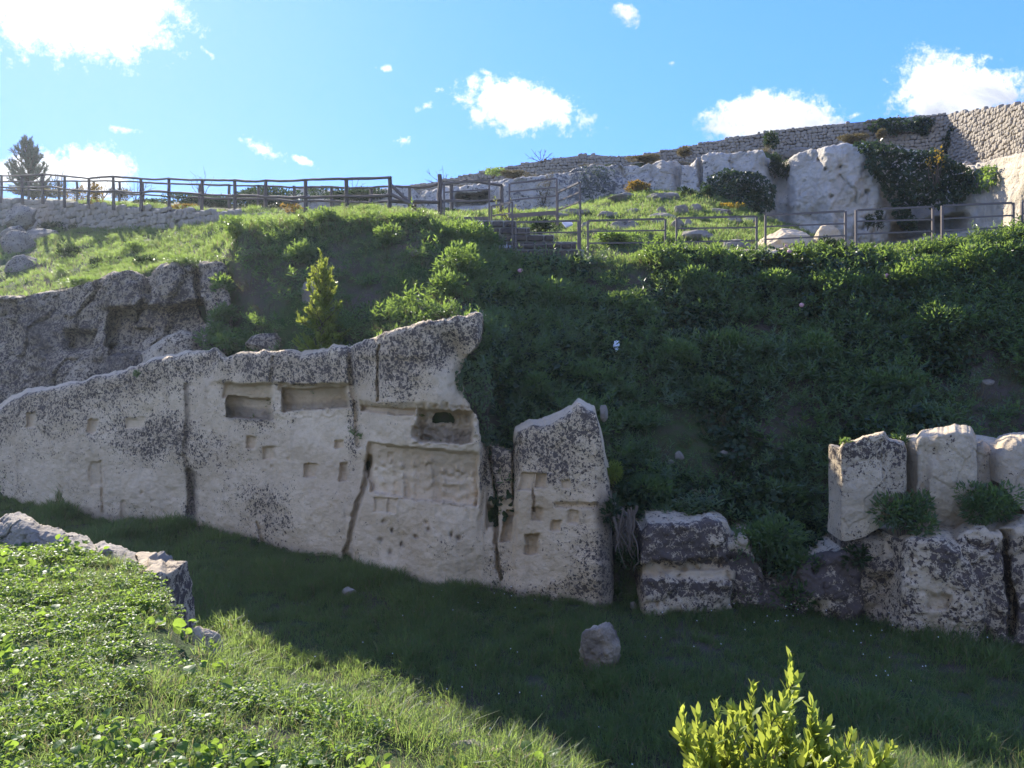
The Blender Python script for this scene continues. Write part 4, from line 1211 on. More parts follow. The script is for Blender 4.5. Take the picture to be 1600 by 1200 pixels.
def bar_geo(a, b, w, t=None):
    """square section bar between two points"""
    a, b = np.asarray(a, float), np.asarray(b, float)
    t = t or w
    d = b - a
    L = np.linalg.norm(d)
    d /= L
    ref = np.array([0, 1.0, 0]) if abs(d[1]) < 0.8 else np.array([0, 0, 1.0])
    s = np.cross(d, ref); s /= np.linalg.norm(s)
    u = np.cross(s, d)
    V = np.array([p + s * i * w / 2 + u * j * t / 2 for p in (a, b) for i, j in ((-1, -1), (1, -1), (1, 1), (-1, 1))])
    F = np.array([[0, 1, 2, 3], [7, 6, 5, 4], [0, 4, 5, 1], [1, 5, 6, 2], [2, 6, 7, 3], [3, 7, 4, 0]])
    return V, F


M['wood'] = plain_mat('weathered_grey_wood', (0.125, 0.10, 0.085), 0.85, 0.3, 18, 0.2)
M['metal'] = plain_mat('brown_painted_metal', (0.13, 0.10, 0.085), 0.45, 0.15, 25, 0.5)
M['tread'] = plain_mat('pale_step_plate', (0.5, 0.5, 0.5), 0.5, 0.1, 25, 0.5)


def invd(px, a, b):
    """straight line in plan between (px, depth) a and b"""
    t = (px - a[0]) / (b[0] - a[0])
    return 1.0 / ((1 - t) / a[1] + t / b[1])


def wooden_fence(name, label, posts, rails, da, db, seed, rad=0.055):
    rg = np.random.default_rng(seed)
    rt = link(name, None, label=label, cat='fence')
    for (px, ty, by) in posts:
        d = invd(px, da, db)
        a, b = P(px + rg.uniform(-1, 1), by + 2, d), P(px, ty - 0.8, d)
        a[2] -= 0.15
        n = 6
        pts = np.linspace(a, b, n) + rg.normal(0, 0.008, (n, 3))
        V, F = tube_geo(pts, np.linspace(rad * 1.15, rad * 0.95, n), 8, 0.18, seed + int(px))
        link('post', clean(make_mesh('post', V, F, mat=M['wood'])), rt)
    for line in rails:
        for (x0, y0), (x1, y1) in zip(line[:-1], line[1:]):
            n = 7
            t = np.linspace(0, 1, n)
            xs = x0 + (x1 - x0) * t
            ys = y0 + (y1 - y0) * t
            d = np.array([invd(x, da, db) for x in xs]) - 0.05
            pts = P(xs, ys, d)
            bend = rg.normal(0, 0.022)
            pts[:, 2] += bend * np.sin(t * np.pi) + rg.normal(0, 0.004, n)
            V, F = tube_geo(pts, np.linspace(rad * rg.uniform(0.6, 0.8), rad * rg.uniform(0.6, 0.85), n), 7, 0.2, seed + int(x0))
            link('rail', clean(make_mesh('rail', V, F, mat=M['wood'])), rt)
    return rt


fp = [(-58, 275, 312), (-28, 275, 311), (2.5, 275, 310), (34, 275, 311), (66, 274, 311), (101, 275.5, 316), (139, 279.5, 318), (177, 276, 320), (220, 280, 322), (264, 279, 322), (316, 281, 327), (367, 281.5, 330), (415, 282, 333), (478, 281.5, 335), (541, 279, 334), (609, 277.5, 332)]
top = [(-58, 275), (2.5, 274.5), (34, 274), (66, 273), (101, 275), (139, 279), (177, 276), (220, 279), (264, 279), (316, 281), (367, 281.5), (415, 282), (478, 281), (541, 279.5), (611, 277)]
low = [(x, t + (b_ - t) * 0.5) for (x, t, b_) in fp]
mid = [(-58, 289), (2.5, 284), (24, 281), (66, 282), (101, 283), (139, 283), (177, 283)]
wooden_fence('wooden_fence', 'front rustic log fence along the top of the slope, ending at a tall corner post', fp, [top, [(a, b) for a, b in low]], (0, 37.0), (609, 20.6), 1)
rp = [(-20, 284, 309), (45, 284, 309), (92, 284, 312), (120, 284, 316), (147, 284, 317), (187, 284, 318), (223, 285, 320), (312, 288, 325), (358, 289, 328), (404, 290, 331), (460, 291, 333), (518, 292, 334), (580, 293, 334), (640, 292, 338)]
rtop = [(-20, 285), (45, 284), (92, 283), (120, 283), (147, 283), (187, 284), (223, 285), (262, 287), (312, 288), (358, 289), (404, 290), (460, 293), (518, 292), (580, 293), (640, 292), (684, 288), (730, 282), (784, 290)]
rlow = [(-20, 298), (45, 297), (92, 299), (120, 299), (147, 299), (187, 301), (223, 304), (262, 307), (312, 308), (358, 310), (404, 311), (460, 315), (518, 314), (580, 317), (640, 318), (684, 315), (725, 315), (784, 312)]
rp += [(705, 285, 336), (784, 290, 340)]
wooden_fence('wooden_fence', 'rear rustic log fence seen through the front one, across the path', rp, [rtop, rlow], (0, 42.0), (784, 23.4), 2)
br = wooden_fence('wooden_fence_end', 'single tall leaning log post with diagonal log braces beside the stairs', [(687, 273, 342)], [], (609, 20.6), (700, 20.2), 9, 0.06)
for (a, b) in (((612, 290), (668, 344)), ((612, 304), (648, 322)), ((612, 314), (686, 316))):
    V, F = tube_geo(np.linspace(P(a[0], a[1], 20.5), P(b[0], b[1], 20.1), 6), 0.045, 7, 0.2, 5)
    link('brace', clean(make_mesh('brace', V, F, mat=M['wood'])), br)


def railing(label, pl_, pr, rails, plate=None, d=(18.0, 18.0), w=0.045, extra=None):
    """one railing panel: posts (px, top, bottom), rails (y at left, y at right), optional kick plate (y0l,y1l,y0r,y1r)"""
    rt = link('railing_panel', None, label=label, cat='railing', group='brown metal railing panels')
    (xl, tl, bl), (xr, tr, b_r) = pl_, pr
    for (x, t, b), dd in ((pl_, d[0]), (pr, d[1])):
        V, F = bar_geo(P(x, b + 6, dd), P(x, t, dd), w)
        link('post', make_mesh('post', V, F, smooth=False, mat=M['metal']), rt)
    for i, (yl, yr) in enumerate(rails):
        V, F = bar_geo(P(xl + 1.6, yl, d[0]), P(xr - 1.6, yr, d[1]), w * 0.95 if i == 0 else w * 0.72)
        link('rail', make_mesh('rail', V, F, smooth=False, mat=M['metal']), rt)
    if plate:
        a0, a1, b0, b1 = plate
        q = np.array([P(xl + 1.6, a0, d[0]), P(xr - 1.6, b0, d[1]), P(xr - 1.6, b1, d[1]), P(xl + 1.6, a1, d[0])])
        V = np.concatenate([q, q + np.array([0, 0.012, 0])])
        F = np.array([[3, 2, 1, 0], [4, 5, 6, 7], [0, 1, 5, 4], [1, 2, 6, 5], [2, 3, 7, 6], [3, 0, 4, 7]])
        link('kick_plate', make_mesh('kick_plate', V, F, smooth=False, mat=M['metal']), rt)
    return rt


railing('railing panel of the upper landing, just right of the tall leaning log post', (694, 287, 344), (764.5, 281, 370), [(286.5, 281), (300.5, 296), (315.5, 313)], (339, 345, 338.5, 345), (19.9, 19.6))
railing('long upper railing panel against the white cliff, above the block wall', (796, 287, 334), (870, 279, 346), [(287, 279), (299.5, 293), (313, 306)], (334, 341, 329, 335), (20.2, 20.0))
railing('sloping railing panel stepping down to the right of the long upper one', (871.5, 300, 346), (906.5, 285, 392), [(300, 285), (314, 300.5), (328, 315)], None, (19.9, 18.9))
railing('short sloping railing panel beside the yellow green sapling, over the pale step plate', (768, 322, 344), (800.5, 315, 413), [(322, 316), (337, 333), (353, 350)], None, (19.5, 18.6))
railing('railing panel directly in front of the brown block wall', (806, 347, 413), (903.5, 345, 415), [(347, 345), (364, 363), (383, 380)], (410, 416.5, 410, 416.5), (18.4, 18.3))
railing('railing panel in front of the lit grass, first to the right of the block wall', (918.5, 345, 415), (1039.5, 342, 413), [(345, 342), (361.5, 360), (380, 379)], (410, 415, 409, 414), (18.2, 18.1))
railing('railing panel with the pale bulky rock behind it, second right of the block wall', (1057, 341, 411), (1182, 338, 409), [(341, 338), (357, 355.5), (378, 376)], None, (18.1, 18.0))
railing('railing panel in front of the broad rounded rock', (1196, 336.5, 409), (1321, 330, 402), [(336.5, 330), (354, 349.5), (374, 368)], (400, 406, 397, 403), (18.0, 17.7))
railing('railing panel in front of the bare white cliff', (1337.5, 328.5, 406), (1457.5, 323, 398), [(328.5, 323), (346, 343), (366, 361)], (400, 406, 397, 403), (17.6, 17.2))
railing('railing panel below the yellow tree and dark ivy', (1472, 321.5, 400), (1583, 316.5, 384), [(321.5, 317), (342, 336.5), (360, 355)], None, (17.1, 16.5))
railing('railing panel cut off by the right edge of the photo', (1597, 315, 384), (1720, 308, 370), [(315, 308), (334, 328), (353, 346)], None, (16.4, 15.8))
sp_ = link('step_plate', None, label='pale metal step plate catching light beside the block wall', cat='step plate')
for a, b in ((771, 781), (783, 792), (793.5, 797.5)):
    q = np.array([P(a, 379, 18.9), P(b, 378.5, 18.9), P(b + 1.5, 386, 18.6), P(a + 2.5, 386, 18.6)])
    V = np.concatenate([q, q + np.array([0, 0, -0.03])])
    link('plate', make_mesh('plate', V, np.array([[0, 1, 2, 3], [7, 6, 5, 4], [0, 4, 5, 1], [1, 5, 6, 2], [2, 6, 7, 3], [3, 7, 4, 0]]), smooth=False, mat=M['tread']), sp_)
q = np.array([P(878, 347, 18.8), P(892, 344, 18.8), P(895, 350, 18.6), P(884, 354, 18.6)])
V = np.concatenate([q, q + np.array([0, 0, -0.03])])
link('step_plate', make_mesh('step_plate', V, np.array([[0, 1, 2, 3], [7, 6, 5, 4], [0, 4, 5, 1], [1, 5, 6, 2], [2, 6, 7, 3], [3, 7, 4, 0]]), smooth=False, mat=M['tread']),
     label='small pale tilted plate in the grass beside the sloping railing post', cat='step plate')

# the white plastic bag on the slope
q = hit(960, 562)
V, F = boulder_geo((0.085, 0.06, 0.10), 77, n=14, cuts=9, amp=0.35, freq=2.6, fine=0.05, flat=0.5)
V[:, 2] += np.where(V[:, 2] > 0.05, 0.05, 0)
M['bag'] = plain_mat('white_plastic', (0.72, 0.76, 0.82), 0.35, 0.08, 10, 0.5)
link('plastic_bag', make_mesh('plastic_bag', V, F, mat=M['bag']), label='crumpled white plastic bag caught in the leaves of the dark slope', cat='plastic bag', loc=Vector(q + np.array([0, -0.25, 0.25])))

# hanging roots in the recess
M['root'] = plain_mat('pale_root', (0.14, 0.11, 0.085), 0.8, 0.3, 30)
rg = np.random.default_rng(8)
for k in range(1):
    rt = link('hanging_roots', None, label='pale gnarled roots hanging down in the dark hollow beside the banded block', cat='roots')
    for j in range(14):
        x0_ = rg.uniform(962, 1000)
        n = 12
        t = np.linspace(0, 1, n)
        xs = x0_ + (rg.uniform(-14, 14)) * t + np.cumsum(rg.normal(0, 3.0, n)) * 0.8
        ys = 790 + rg.uniform(0, 20) + t * rg.uniform(45, 100)
        V, F = tube_geo(P(xs, ys, 11.35 + rg.uniform(-0.1, 0.2)), np.linspace(0.022, 0.006, n) * rg.uniform(0.4, 1.2), 6, 0.3, j)
        link('root', clean(make_mesh('root', V, F, mat=M['root'])), rt)
# ------------------------------------------------------------------ vegetation
M['grass'] = leaf_mat('grass_blade', (0.044, 0.074, 0.036), (0.078, 0.108, 0.052), (0.38, 0.52, 0.12), rough=0.5, tmix=0.5, dry=(0.06, (0.30, 0.25, 0.12)))
M['leaf'] = leaf_mat('shrub_leaf', (0.028, 0.054, 0.036), (0.082, 0.122, 0.072), (0.36, 0.52, 0.08), rough=0.42, spec=0.75, tmix=0.42)
M['leaf_pale'] = leaf_mat('pale_shrub_leaf', (0.060, 0.105, 0.062), (0.11, 0.155, 0.10), (0.36, 0.50, 0.10), rough=0.45, spec=0.6, tmix=0.40)
M['leaf_dark'] = leaf_mat('ivy_leaf', (0.018, 0.036, 0.014), (0.040, 0.062, 0.022), (0.08, 0.14, 0.03), rough=0.4, tmix=0.25)
M['leaf_mallow'] = leaf_mat('broad_leaf', (0.045, 0.105, 0.028), (0.08, 0.14, 0.035), (0.38, 0.55, 0.07), rough=0.5, spec=0.5, tmix=0.45)
M['laurel'] = leaf_mat('laurel_leaf', (0.09, 0.14, 0.028), (0.13, 0.175, 0.035), (0.55, 0.62, 0.09), rough=0.33, spec=0.5, tmix=0.45)
M['autumn'] = leaf_mat('autumn_leaf', (0.16, 0.11, 0.02), (0.09, 0.09, 0.02), (0.42, 0.26, 0.04), tmix=0.4)
M['yellow'] = leaf_mat('yellow_leaf', (0.42, 0.27, 0.02), (0.34, 0.23, 0.02), (0.65, 0.42, 0.04), tmix=0.4)
M['drygrass'] = leaf_mat('dry_stalk', (0.14, 0.11, 0.055), (0.09, 0.085, 0.04), (0.25, 0.2, 0.08), tmix=0.3)
M['pine'] = leaf_mat('pine_needle', (0.06, 0.08, 0.055), (0.09, 0.11, 0.075), (0.08, 0.11, 0.04), tmix=0.2)
M['bark'] = plain_mat('bark', (0.10, 0.075, 0.055), 0.9, 0.3, 30)
M['petal'] = plain_mat('white_petal', (0.75, 0.75, 0.70), 0.6, 0.05, 10)
M['pink'] = plain_mat('pink_petal', (0.62, 0.33, 0.34), 0.6, 0.1, 10)


def unit(v):
    return v / (np.linalg.norm(v, axis=-1, keepdims=True) + 1e-9)


def leaves(base, axis, up, L, Wd, fold=0.25, seg_=2, droop=0.15):
    """leaf blades: base points, axis directions, rough up vectors, lengths and widths -> V, F"""
    n = len(base)
    axis = unit(axis)
    side = unit(np.cross(axis, up))
    nrm = np.cross(side, axis)
    L = np.broadcast_to(L, (n,))[:, None]
    Wd = np.broadcast_to(Wd, (n,))[:, None]
    if seg_ == 2:
        v = [base, base + axis * L * 0.45 + side * Wd / 2 + nrm * Wd * fold, base + axis * L - nrm * L * droop, base + axis * L * 0.45 - side * Wd / 2 + nrm * Wd * fold]
        V = np.stack(v, 1).reshape(-1, 3)
        F = np.arange(n)[:, None] * 4 + np.array([0, 1, 2, 3])
        return V, F
    # rounder leaf with a midrib: 8 vertices, 4 quads
    if seg_ == 6:
        prf = [(0.02, 0.06), (0.16, 0.62), (0.38, 0.96), (0.62, 0.98), (0.84, 0.66), (0.99, 0.08)]
        v = []
        for t, w in prf:
            c = base + axis * L * t - nrm * L * droop * t * t
            v += [c + side * Wd * w / 2 + nrm * Wd * fold * w, c, c - side * Wd * w / 2 + nrm * Wd * fold * w]
        V = np.stack(v, 1).reshape(-1, 3)
        f = np.array([[3 * r + k, 3 * r + 3 + k, 3 * r + 4 + k, 3 * r + 1 + k] for r in range(5) for k in (0, 1)])
        return V, (np.arange(n)[:, None, None] * 18 + f[None]).reshape(-1, 4)
    pr = [(0.0, 0.0), (0.3, 0.85), (0.68, 0.8), (1.0, 0.0)]
    v = []
    for t, w in pr:
        c = base + axis * L * t - nrm * L * droop * t * t
        if w == 0:
            v.append(c)
        else:
            v += [c + side * Wd * w / 2 + nrm * Wd * fold * w, c, c - side * Wd * w / 2 + nrm * Wd * fold * w]
    V = np.stack(v, 1).reshape(-1, 3)
    f = np.array([[0, 1, 2, 2], [0, 2, 3, 3], [1, 4, 5, 2], [2, 5, 6, 3], [4, 7, 5, 5], [5, 7, 6, 6]])
    # use quads only: merge the end triangles as degenerate free quads
    f = np.array([[0, 1, 2, 3], [1, 4, 5, 2], [2, 5, 6, 3], [4, 7, 6, 5]])
    F = (np.arange(n)[:, None, None] * 8 + f[None]).reshape(-1, 4)
    return V, F


def blades(base, dirv, H, Wd, bend, rg):
    """grass blades of two quads each"""
    n = len(base)
    th = rg.uniform(0, 2 * np.pi, n)
    side = np.stack([np.cos(th), np.sin(th), np.zeros(n)], -1)
    H = np.broadcast_to(H, (n,))[:, None]
    Wd = np.broadcast_to(Wd, (n,))[:, None]
    up = unit(dirv)
    out = np.stack([dirv[:, 0], dirv[:, 1], np.zeros(n)], -1)
    m = base + up * H * 0.55
    t = base + up * H * 0.9 + unit(out + 1e-6) * H * bend[:, None] - np.array([0, 0, 1.0]) * H * bend[:, None] * 0.45
    V = np.stack([base - side * Wd / 2, base + side * Wd / 2, m + side * Wd * 0.4, m - side * Wd * 0.4, t + side * Wd * 0.08, t - side * Wd * 0.08], 1).reshape(-1, 3)
    F = (np.arange(n)[:, None, None] * 6 + np.array([[0, 1, 2, 3], [3, 2, 4, 5]])[None]).reshape(-1, 4)
    return V, F


def tuft_geo(rg, n, r, h, w, lean=0.45):
    a = rg.uniform(0, 2 * np.pi, n)
    rr = r * np.sqrt(rg.uniform(0, 1, n))
    base = np.stack([np.cos(a) * rr, np.sin(a) * rr, np.full(n, -0.02)], -1)
    d = np.stack([np.cos(a) * rg.uniform(0, lean, n), np.sin(a) * rg.uniform(0, lean, n), np.ones(n)], -1) + rg.normal(0, 0.15, (n, 3))
    return blades(base, d, h * rg.uniform(0.45, 1.1, n), w, rg.uniform(0.05, 0.45, n), rg)


def shoots_geo(rg, n_sh, r, h, lf, wf, per=9, spread=0.5):
    """a clump of leafy shoots"""
    out = []
    a = rg.uniform(0, 2 * np.pi, n_sh)
    rr = r * np.sqrt(rg.uniform(0, 1, n_sh))
    b = np.stack([np.cos(a) * rr, np.sin(a) * rr, np.full(n_sh, -0.03)], -1)
    d = unit(np.stack([np.cos(a) * spread * rr / r, np.sin(a) * spread * rr / r, np.ones(n_sh)], -1) + rg.normal(0, 0.16, (n_sh, 3)))
    hh = h * rg.uniform(0.55, 1.1, n_sh)
    B, AX, UP, LL = [], [], [], []
    for k in range(per):
        t = 0.35 + 0.65 * (k + 0.5) / per
        ph = k * 2.4 + a * 3
        perp = np.stack([np.cos(ph), np.sin(ph), np.zeros(n_sh)], -1)
        B.append(b + d * hh[:, None] * t)
        AX.append(perp * (1.25 - 0.75 * t) + d * (0.1 + 0.8 * t) + rg.normal(0, 0.15, (n_sh, 3)))
        UP.append(d + rg.normal(0, 0.25, (n_sh, 3)))
        LL.append(lf * rg.uniform(0.7, 1.15, n_sh) * (1.15 - 0.45 * t))
    B, AX, UP, LL = map(np.concatenate, (B, AX, UP, LL))
    return leaves(B, AX, UP, LL, LL * wf / lf, 0.18)


def rosette_geo(rg, n, r, h, size):
    """broad round leaves on short stalks"""
    a = rg.uniform(0, 2 * np.pi, n)
    rr = r * np.sqrt(rg.uniform(0.02, 1, n))
    c = np.stack([np.cos(a) * rr, np.sin(a) * rr, h * rg.uniform(0.3, 1.0, n) * (1.1 - 0.5 * rr / r)], -1)
    ax = np.stack([np.cos(a), np.sin(a), rg.uniform(-0.2, 0.35, n)], -1) + rg.normal(0, 0.3, (n, 3))
    up = np.stack([np.zeros(n), np.zeros(n), np.ones(n)], -1) + rg.normal(0, 0.65, (n, 3))
    s = size * rg.uniform(0.6, 1.15, n)
    return leaves(c, ax, up, s, s * 0.95, 0.12, seg_=6, droop=0.45)


def clover_geo(rg, n, r, h, size):
    a = rg.uniform(0, 2 * np.pi, n)
    rr = r * np.sqrt(rg.uniform(0, 1, n))
    c = np.stack([np.cos(a) * rr, np.sin(a) * rr, h * rg.uniform(0.3, 1.0, n)], -1)
    B, A_, U_ = [], [], []
    for k in range(3):
        ph = a + k * 2.094
        B.append(c)
        A_.append(np.stack([np.cos(ph), np.sin(ph), rg.uniform(-0.1, 0.4, n)], -1))
        U_.append(np.stack([np.zeros(n), np.zeros(n), np.ones(n)], -1) + rg.normal(0, 0.55, (n, 3)))
    s = size * rg.uniform(0.7, 1.2, 3 * n)
    return leaves(np.concatenate(B), np.concatenate(A_), np.concatenate(U_), s, s * 0.8, 0.12)


def proto(name, geo, mat):
    me = make_mesh(name, geo[0], geo[1], smooth=False, mat=M[mat])
    return me


def scatter(name, pts, size, protos, seed, label=None, tilt=0.15):
    """ground cover: one object; a geometry node tree sets the plants on its points"""
    rg = np.random.default_rng(seed)
    n = len(pts)
    me = bpy.data.meshes.new(name)
    me.vertices.add(n)
    me.vertices.foreach_set('co', np.asarray(pts, np.float32).ravel())
    at = me.attributes.new('size', 'FLOAT', 'POINT'); at.data.foreach_set('value', np.asarray(size, np.float32))
    rot = np.stack([rg.normal(0, tilt, n), rg.normal(0, tilt, n), rg.uniform(0, 6.283, n)], -1)
    at = me.attributes.new('turn', 'FLOAT_VECTOR', 'POINT'); at.data.foreach_set('vector', rot.astype(np.float32).ravel())
    at = me.attributes.new('pick', 'INT', 'POINT'); at.data.foreach_set('value', rg.integers(0, len(protos), n).astype(np.int32))
    o = link(name, me, kind='stuff')
    if label:
        o['label'] = label
    ng = bpy.data.node_groups.new(name + '_nodes', 'GeometryNodeTree')
    ng.interface.new_socket('Geometry', in_out='INPUT', socket_type='NodeSocketGeometry')
    ng.interface.new_socket('Geometry', in_out='OUTPUT', socket_type='NodeSocketGeometry')
    N, Lk = ng.nodes, ng.links
    gi, go = N.new('NodeGroupInput'), N.new('NodeGroupOutput')
    jn = N.new('GeometryNodeJoinGeometry')
    na = {}
    for an, dt in (('size', 'FLOAT'), ('turn', 'FLOAT_VECTOR'), ('pick', 'INT')):
        nd = N.new('GeometryNodeInputNamedAttribute'); nd.data_type = dt; nd.inputs[0].default_value = an
        na[an] = nd.outputs[0]
    e2r = N.new('FunctionNodeEulerToRotation'); Lk.new(na['turn'], e2r.inputs[0])
    for k, pm in enumerate(protos):
        po = bpy.data.objects.new('plant', pm)
        oi = N.new('GeometryNodeObjectInfo'); oi.inputs['Object'].default_value = po
        oi.inputs['As Instance'].default_value = True
        cmpn = N.new('FunctionNodeCompare'); cmpn.data_type = 'INT'; cmpn.operation = 'EQUAL'
        ins_ = [s for s in cmpn.inputs if s.type == 'INT']
        Lk.new(na['pick'], ins_[0]); ins_[1].default_value = k
        ip = N.new('GeometryNodeInstanceOnPoints')
        Lk.new(gi.outputs[0], ip.inputs['Points']); Lk.new(cmpn.outputs[0], ip.inputs['Selection'])
        Lk.new(oi.outputs['Geometry'], ip.inputs['Instance']); Lk.new(e2r.outputs[0], ip.inputs['Rotation']); Lk.new(na['size'], ip.inputs['Scale'])
        Lk.new(ip.outputs[0], jn.inputs[0])
    Lk.new(jn.outputs[0], go.inputs[0])
    md = o.modifiers.new('plants', 'NODES')
    md.node_group = ng
    return o


def to_px(p):
    """photo pixel of world points"""
    y, z, x = p[:, 1], p[:, 2], p[:, 0]
    dep = y * CP - z * SP
    upc = y * SP + z * CP
    return 800 + x / dep * FPX, 600 - upc / dep * FPX


def inpoly(px, py, pg):
    pg = np.asarray(pg, float)
    r = np.zeros(px.shape, bool)
    j = len(pg) - 1
    for i in range(len(pg)):
        xi, yi = pg[i]
        xj, yj = pg[j]
        c = ((yi > py) != (yj > py)) & (px < (xj - xi) * (py - yi) / (yj - yi + 1e-9) + xi)
        r ^= c
        j = i
    return r


def field_pts(n, u0, u1, y0, y1, seed, dens=None):
    rg = np.random.default_rng(seed)
    y = np.sqrt(rg.uniform(y0 * y0, y1 * y1, n))
    u = rg.uniform(u0, u1, n)
    x = u * y
    z = land(x, y)
    p = np.stack([x, y, z], -1)
    if dens is not None:
        px, py = to_px(p)
        keep = rg.uniform(0, 1, n) < dens(p, px, py)
        p = p[keep]
    return p


def patch(p, sc, seed, lo, hi):
    return sstep(lo, hi, fbm(np.stack([p[:, 0], p[:, 1], np.zeros(len(p))], -1) * sc, 3, 0.5, seed))


def bank(p):
    """True on the near grassy bank"""
    u = p[:, 0] / np.maximum(p[:, 1], 2)
    return p[:, 1] < np.interp(u, K[1][:, 0], K[1][:, 1]) + 0.35


def kdepth(i, p):
    u = p[:, 0] / np.maximum(p[:, 1], 2)
    return np.interp(u, K[i][:, 0], K[i][:, 1])


rg = np.random.default_rng(21)
TUFT = [proto('grass_tuft', tuft_geo(rg, 34, 0.13, 0.26, 0.009), 'grass') for _ in range(4)]
TUFT_FINE = [proto('grass_tuft', tuft_geo(rg, 22, 0.055, 0.15, 0.0042, 0.7), 'grass') for _ in range(4)]
TUFT_LONG = [proto('grass_tuft', tuft_geo(rg, 26, 0.07, 0.19, 0.0045, 0.8), 'grass') for _ in range(3)]
TUFT_FAR = [proto('grass_tuft', tuft_geo(rg, 26, 0.16, 0.20, 0.014), 'grass') for _ in range(3)]
SHOOT = [proto('leafy_clump', shoots_geo(rg, 16, 0.30, 0.36, 0.14, 0.050, per=8, spread=1.1), 'leaf') for _ in range(5)]
SHOOT_PALE = [proto('pale_clump', shoots_geo(rg, 12, 0.26, 0.50, 0.16, 0.030, per=11, spread=0.7), 'leaf_pale') for _ in range(3)]
IVYC = [proto('dark_clump', rosette_geo(rg, 46, 0.34, 0.26, 0.10), 'leaf_dark') for _ in range(3)]
SHOOT_LOW = [proto('low_weed', shoots_geo(rg, 16, 0.22, 0.14, 0.06, 0.022, per=6, spread=1.0), 'leaf') for _ in range(3)]
ROS = [proto('broad_leaf_plant', rosette_geo(rg, 24, 0.12, 0.10, 0.040), 'leaf_mallow') for _ in range(4)]
CLO = [proto('clover_patch', clover_geo(rg, 34, 0.09, 0.06, 0.022), 'leaf_mallow') for _ in range(3)]
DRY = [proto('dry_tuft', tuft_geo(rg, 26, 0.14, 0.28, 0.008, 0.8), 'drygrass') for _ in range(2)]
LITTER = [proto('dead_straw', tuft_geo(rg, 14, 0.10, 0.10, 0.004, 3.0), 'drygrass') for _ in range(2)]

# near bank
bare = lambda p: patch(p, 2.1, 61, 0.0, 0.20)
p = field_pts(46000, -1.0, 1.0, 1.6, 7.8, 1, lambda p, px, py: bank(p) * (1 - 0.93 * bare(p)) * (0.35 + 0.65 * patch(p, 1.3, 62, -0.2, 0.25)))
scatter('bank_grass', p, np.random.default_rng(2).uniform(0.45, 0.95, len(p)), TUFT_FINE, 1, 'short bright green grass on the sunlit near bank')
p = field_pts(6500, -1.0, 1.0, 1.6, 7.8, 3, lambda p, px, py: bank(p) * (1 - 0.9 * bare(p)) * patch(p, 0.9, 64, -0.15, 0.15))
scatter('clover', p, np.random.default_rng(4).uniform(0.6, 1.3, len(p)), CLO, 5, 'small leaved clover among the grass of the near bank')
p = field_pts(3600, -1.0, 1.0, 1.6, 7.8, 6, lambda p, px, py: bank(p) * (1 - 0.8 * bare(p)) * patch(p, 1.1, 66, -0.12, 0.22) * (px < 900))
scatter('broad_leaf_plants', p, np.random.default_rng(7).uniform(0.5, 1.25, len(p)), ROS, 8, 'glossy broad leaved weeds on the near bank', tilt=0.3)
p = field_pts(3000, -1.0, 1.0, 1.6, 7.8, 9, lambda p, px, py: bank(p) * (0.15 + 0.85 * bare(p)))
scatter('dead_straw', p, np.random.default_rng(9).uniform(0.5, 1.2, len(p)), LITTER, 10, 'dead straw on the bare earth of the near bank')
DOCK = [proto('dock_plant', rosette_geo(rg, 11, 0.12, 0.10, 0.065), 'leaf_mallow') for _ in range(3)]
p = field_pts(120, -1.0, 1.0, 1.6, 7.8, 16, lambda p, px, py: bank(p) * (px < 900))
scatter('dock_plants', p, np.random.default_rng(7).uniform(0.5, 1.1, len(p)), DOCK, 8, 'larger broad leaved weeds scattered on the near bank', tilt=0.3)
# long fringe grass along the edge of the bank
p = field_pts(45000, -1.0, 1.0, 3.0, 6.5, 11, lambda p, px, py: (np.abs(p[:, 1] - kdepth(1, p) + 0.05) < 0.38) * ((px > 320) * (px < 900) + (px > 1150) * 1.0) * (0.12 + 0.5 * patch(p, 2.2, 68, -0.2, 0.3)))
scatter('edge_grass', p, np.random.default_rng(12).uniform(0.55, 1.15, len(p)), TUFT_LONG, 13, 'long sunlit grass fringing the edge of the near bank')
# quarry floor
infloor = lambda p: (p[:, 1] > kdepth(1, p) + 0.9) & (p[:, 1] < kdepth(3, p) + 0.3)
p = field_pts(34000, -0.85, 0.9, 4.0, 19.5, 14, lambda p, px, py: infloor(p) * (0.55 + 0.45 * patch(p, 0.5, 71, -0.3, 0.2)))
scatter('floor_grass', p, np.random.default_rng(15).uniform(0.5, 1.0, len(p)) * (0.75 + 0.7 * patch(p, 0.8, 72, -0.1, 0.4)), TUFT, 16, 'shaded green grass covering the quarry floor')
p = field_pts(5000, -0.85, 0.9, 4.0, 19.5, 17, lambda p, px, py: infloor(p) * patch(p, 0.45, 73, 0.0, 0.3))
scatter('floor_weeds', p, np.random.default_rng(18).uniform(0.4, 0.9, len(p)), SHOOT_LOW, 19, 'low leafy weeds in the quarry floor grass')
# slope
onslope = lambda p: (p[:, 1] > kdepth(4, p) - 0.5) & (p[:, 1] < kdepth(6, p) + 0.5)
BARE_MID = [(370, 370), (440, 350), (520, 352), (620, 360), (690, 400), (700, 450), (640, 480), (560, 500), (470, 500), (400, 470), (350, 440)]
BARE_LOW = [(1030, 640), (1240, 620), (1260, 700), (1220, 760), (1130, 760), (1040, 740), (1000, 690)]


def slope_leaf(p, px, py):
    r = onslope(p) * 1.0
    r *= np.where(px < 745, 0.22, 1.0)
    r *= np.where(inpoly(px, py, BARE_MID), 0.35, 1.0)
    r *= np.where(inpoly(px, py, BARE_LOW), 0.16, 1.0)
    r *= 0.12 + 0.88 * patch(p, 0.7, 81, -0.22, 0.08)
    r *= np.where(px < 350, 0.0, 1.0)
    r *= np.where((px < 700) & (py < 352), 0.35, 1.0) * np.where(py > 560, 0.7, 1.0)
    return r


